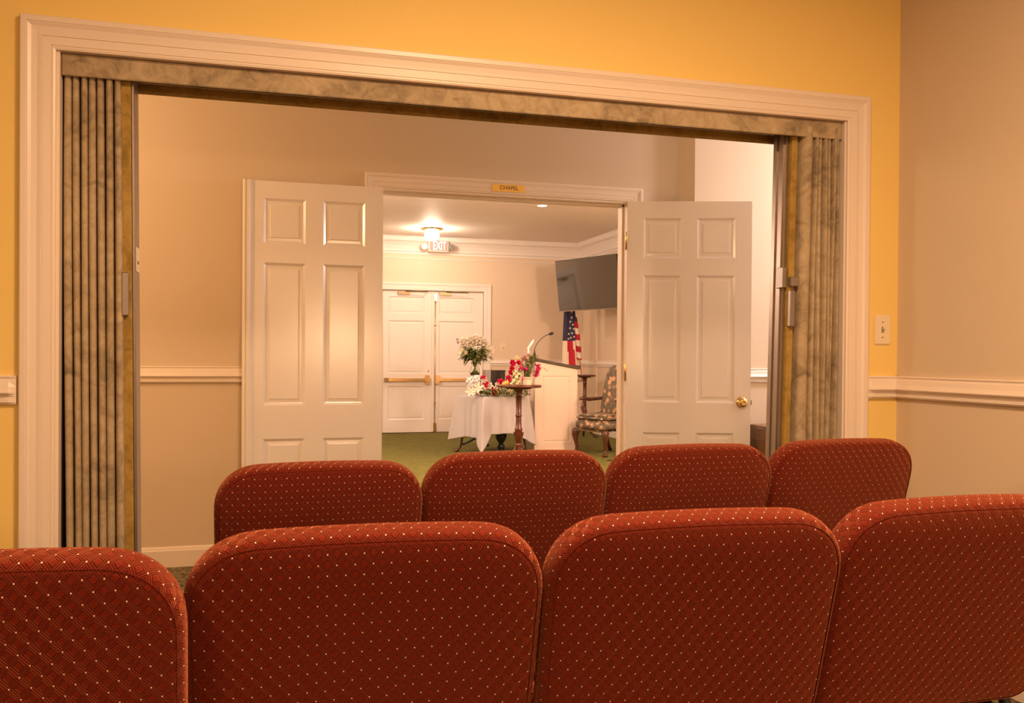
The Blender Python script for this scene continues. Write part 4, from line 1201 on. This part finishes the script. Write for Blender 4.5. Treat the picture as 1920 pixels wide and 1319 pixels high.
for k, (x, z, r_) in enumerate([(2.300, .832, .040), (2.365, .848, .038), (2.31, .785, .038), (2.37, .795, .030)]):
    obj('white_hydrangea', cluster_bm(r_, (x-SX, -.02, z-SZ), k, 30, fr=.014), PUREW, sp, True)
for k, (x, z, r_) in enumerate([(2.818, .845, .035), (2.850, .885, .038), (2.78, .80, .03), (2.768, .70, .028), (2.736, .716, .024), (2.85, .80, .03), (2.82, .92, .03), (2.66, .765, .022), (2.850, 1.092, .012)]):
    obj('cream_filler_blossom', cluster_bm(r_, (x-SX, -.03-(.9-z)*.2, z-SZ), 20+k, 16, fr=.013), CREAMP, sp, True)
b = bmesh.new()
for k, (x, y) in enumerate(((-.30, -.17), (-.27, -.19), (-.33, -.14))):
    tube(b, [(-.18, -.08, .05), ((x-.18)/2, y*.7, .03), (x+.02, y, .012-.0)], .0035, 6)
for v in b.verts: v.co.z = max(v.co.z, .003)
obj('stem_ends', b, WALNUT, sp, True)
b = bmesh.new()
for k in range(30):
    t = k/29; tube(b, [(.10+.15*t, .0, .02), (.13+.15*t, -.01, .06+.30*t)], .002, 4)
obj('stems', b, STEMG, sp, True, kind='stuff')
for k, (x, z, s_) in enumerate([(2.815, .985, .035), (2.845, .955, .03), (2.83, 1.005, .02)]):
    b = bmesh.new(); leaf_into(b, (x-SX, -.07, z-SZ), (.3-k*.3, -.4, .7), s_*1.6, s_, .1)
    obj('white_petal', b, WHITEP, sp, True)

for c_ in sp.children:
    for v in c_.data.vertices: v.co.z = max(v.co.z, .004)

# --- black box behind the flowers; its grey left side is a separate block
bx = thing('memorial_box', 'black rectangular box standing behind the flower spray', 'box', (2.700, 10.27, TZ+.006), R(8))
obj('box_body', bbox(-.088, .088, -.05, .05, 0, .262, .004), BOXBLK, bx)
obj('box_lid', bbox(-.092, .092, -.054, .054, .262, .288, .004), BOXBLK, bx)
gc = obj('box_grey_side', bbox(-.036, .036, -.05, .05, 0, .29, .004), BOXGRY); gc.location = (2.572, 10.25, TZ+.006); gc.rotation_euler = (0, 0, R(8))
tag(gc, 'grey left side of the black box', 'case')

# --- potted pink plant on the cherry stand
PX, PY, PZ = 2.668, 8.90, .820
pp = thing('potted_plant', 'pink flowering plant in a ribbed cream pot on the cherry pedestal stand', 'potted plant', (PX, PY, PZ))
b = bmesh.new(); lathe(b, [(0, 0), (.044, 0), (.046, .006), (.045, .010), (.048, .022), (.047, .026), (.050, .040), (.049, .044), (.053, .066), (.058, .068), (.058, .082), (.052, .083), (.050, .072), (0, .070)], n=32, close=False)
obj('pot', b, CERAM, pp, 50)
b = bmesh.new(); lathe(b, [(0, .0745), (.050, .0735)], n=24, close=False); obj('soil', b, GRAYD, pp)
rnd = random.Random(21); b = bmesh.new()
for k in range(26):
    a = rnd.uniform(0, 6.28); tube(b, [(rnd.uniform(-.03, .03), rnd.uniform(-.03, .03), .072), (.04*cos(a), .03*sin(a), .15), (.075*cos(a), .05*sin(a), rnd.uniform(.2, .3))], .0025, 5)
obj('stems', b, STEMG, pp, True, kind='stuff')
b = bmesh.new()
for k in range(240):
    a = rnd.uniform(0, 6.28); rr = rnd.uniform(0, .065); zz = rnd.uniform(.12, .30)
    leaf_into(b, (rr*cos(a)+(zz-.12)*.25, rr*sin(a)*.7, zz), (cos(a), -.3, rnd.uniform(.0, 1)), rnd.uniform(.03, .06), rnd.uniform(.012, .024), .3, mi=rnd.choice((0, 1, 1)))
obj('foliage', b, [GREEN, GREENL], pp, True, kind='stuff')
def plume_bm(pts, r, n, seed):
    rnd = random.Random(seed); b = bmesh.new(); pts = [Vector(p) for p in pts]
    for k in range(n):
        t = rnd.random()*(len(pts)-1.001); i = int(t); p = pts[i].lerp(pts[i+1], t-i)
        d = (pts[i+1]-pts[i]).normalized()*.6+Vector((rnd.uniform(-1, 1), rnd.uniform(-1, 1), rnd.uniform(-.6, 1)))*.7
        leaf_into(b, p, d, r*rnd.uniform(.7, 1.3), r*.36, .1)
    return b
obj('magenta_plume', plume_bm([(.075, -.045, .075), (.085, -.05, .11), (.100, -.05, .15), (.095, -.05, .18)], .055, 90, 1), MAGP, pp, True)
obj('magenta_plume', plume_bm([(.12, -.05, .17), (.16, -.05, .175), (.195, -.05, .15)], .018, 26, 2), MAGP, pp, True)
obj('magenta_plume', plume_bm([(-.02, -.05, .14), (-.06, -.06, .165), (-.10, -.06, .17)], .040, 60, 3), MAGP, pp, True)
obj('coral_spike', plume_bm([(-.09, -.05, .20), (-.06, -.05, .25), (-.03, -.05, .285), (-.005, -.05, .31)], .026, 90, 4), CORALP, pp, True)
obj('magenta_plume', plume_bm([(-.07, -.055, .035), (-.065, -.055, .08)], .022, 30, 7), MAGP, pp, True)
b = bmesh.new(); tube(b, [(.0, -.02, .20), (.0, -.02, .30), (.004, -.02, .36), (-.002, -.02, .375), (.018, -.02, .405), (.040, -.02, .435), (.056, -.02, .462), (.058, -.02, .47)], [.008, .012, .009, .011, .010, .012, .007, .002], 8)
obj('white_taper', b, PUREW, pp, True, label='slim white feathery pick')
for k, (x, h) in enumerate(((-.275, .035), (-.255, .045), (-.230, .058))):  # small tapered stubs for the plant's unclear yellow blossoms
    b = bmesh.new(); lathe(b, [(0, 0), (.012, 0), (.012, h*.6), (.006, h*.8), (.002, h), (0, h)], x, -.06, 12, close=False); tag(obj('blossom', b, YELP, None, True), 'tiny yellow candle at the left edge of the cherry stand top', 'blossom', 'tiny yellow blossoms on the cherry stand'); bpy.context.scene.collection.objects[-1].location = (PX, PY, PZ)
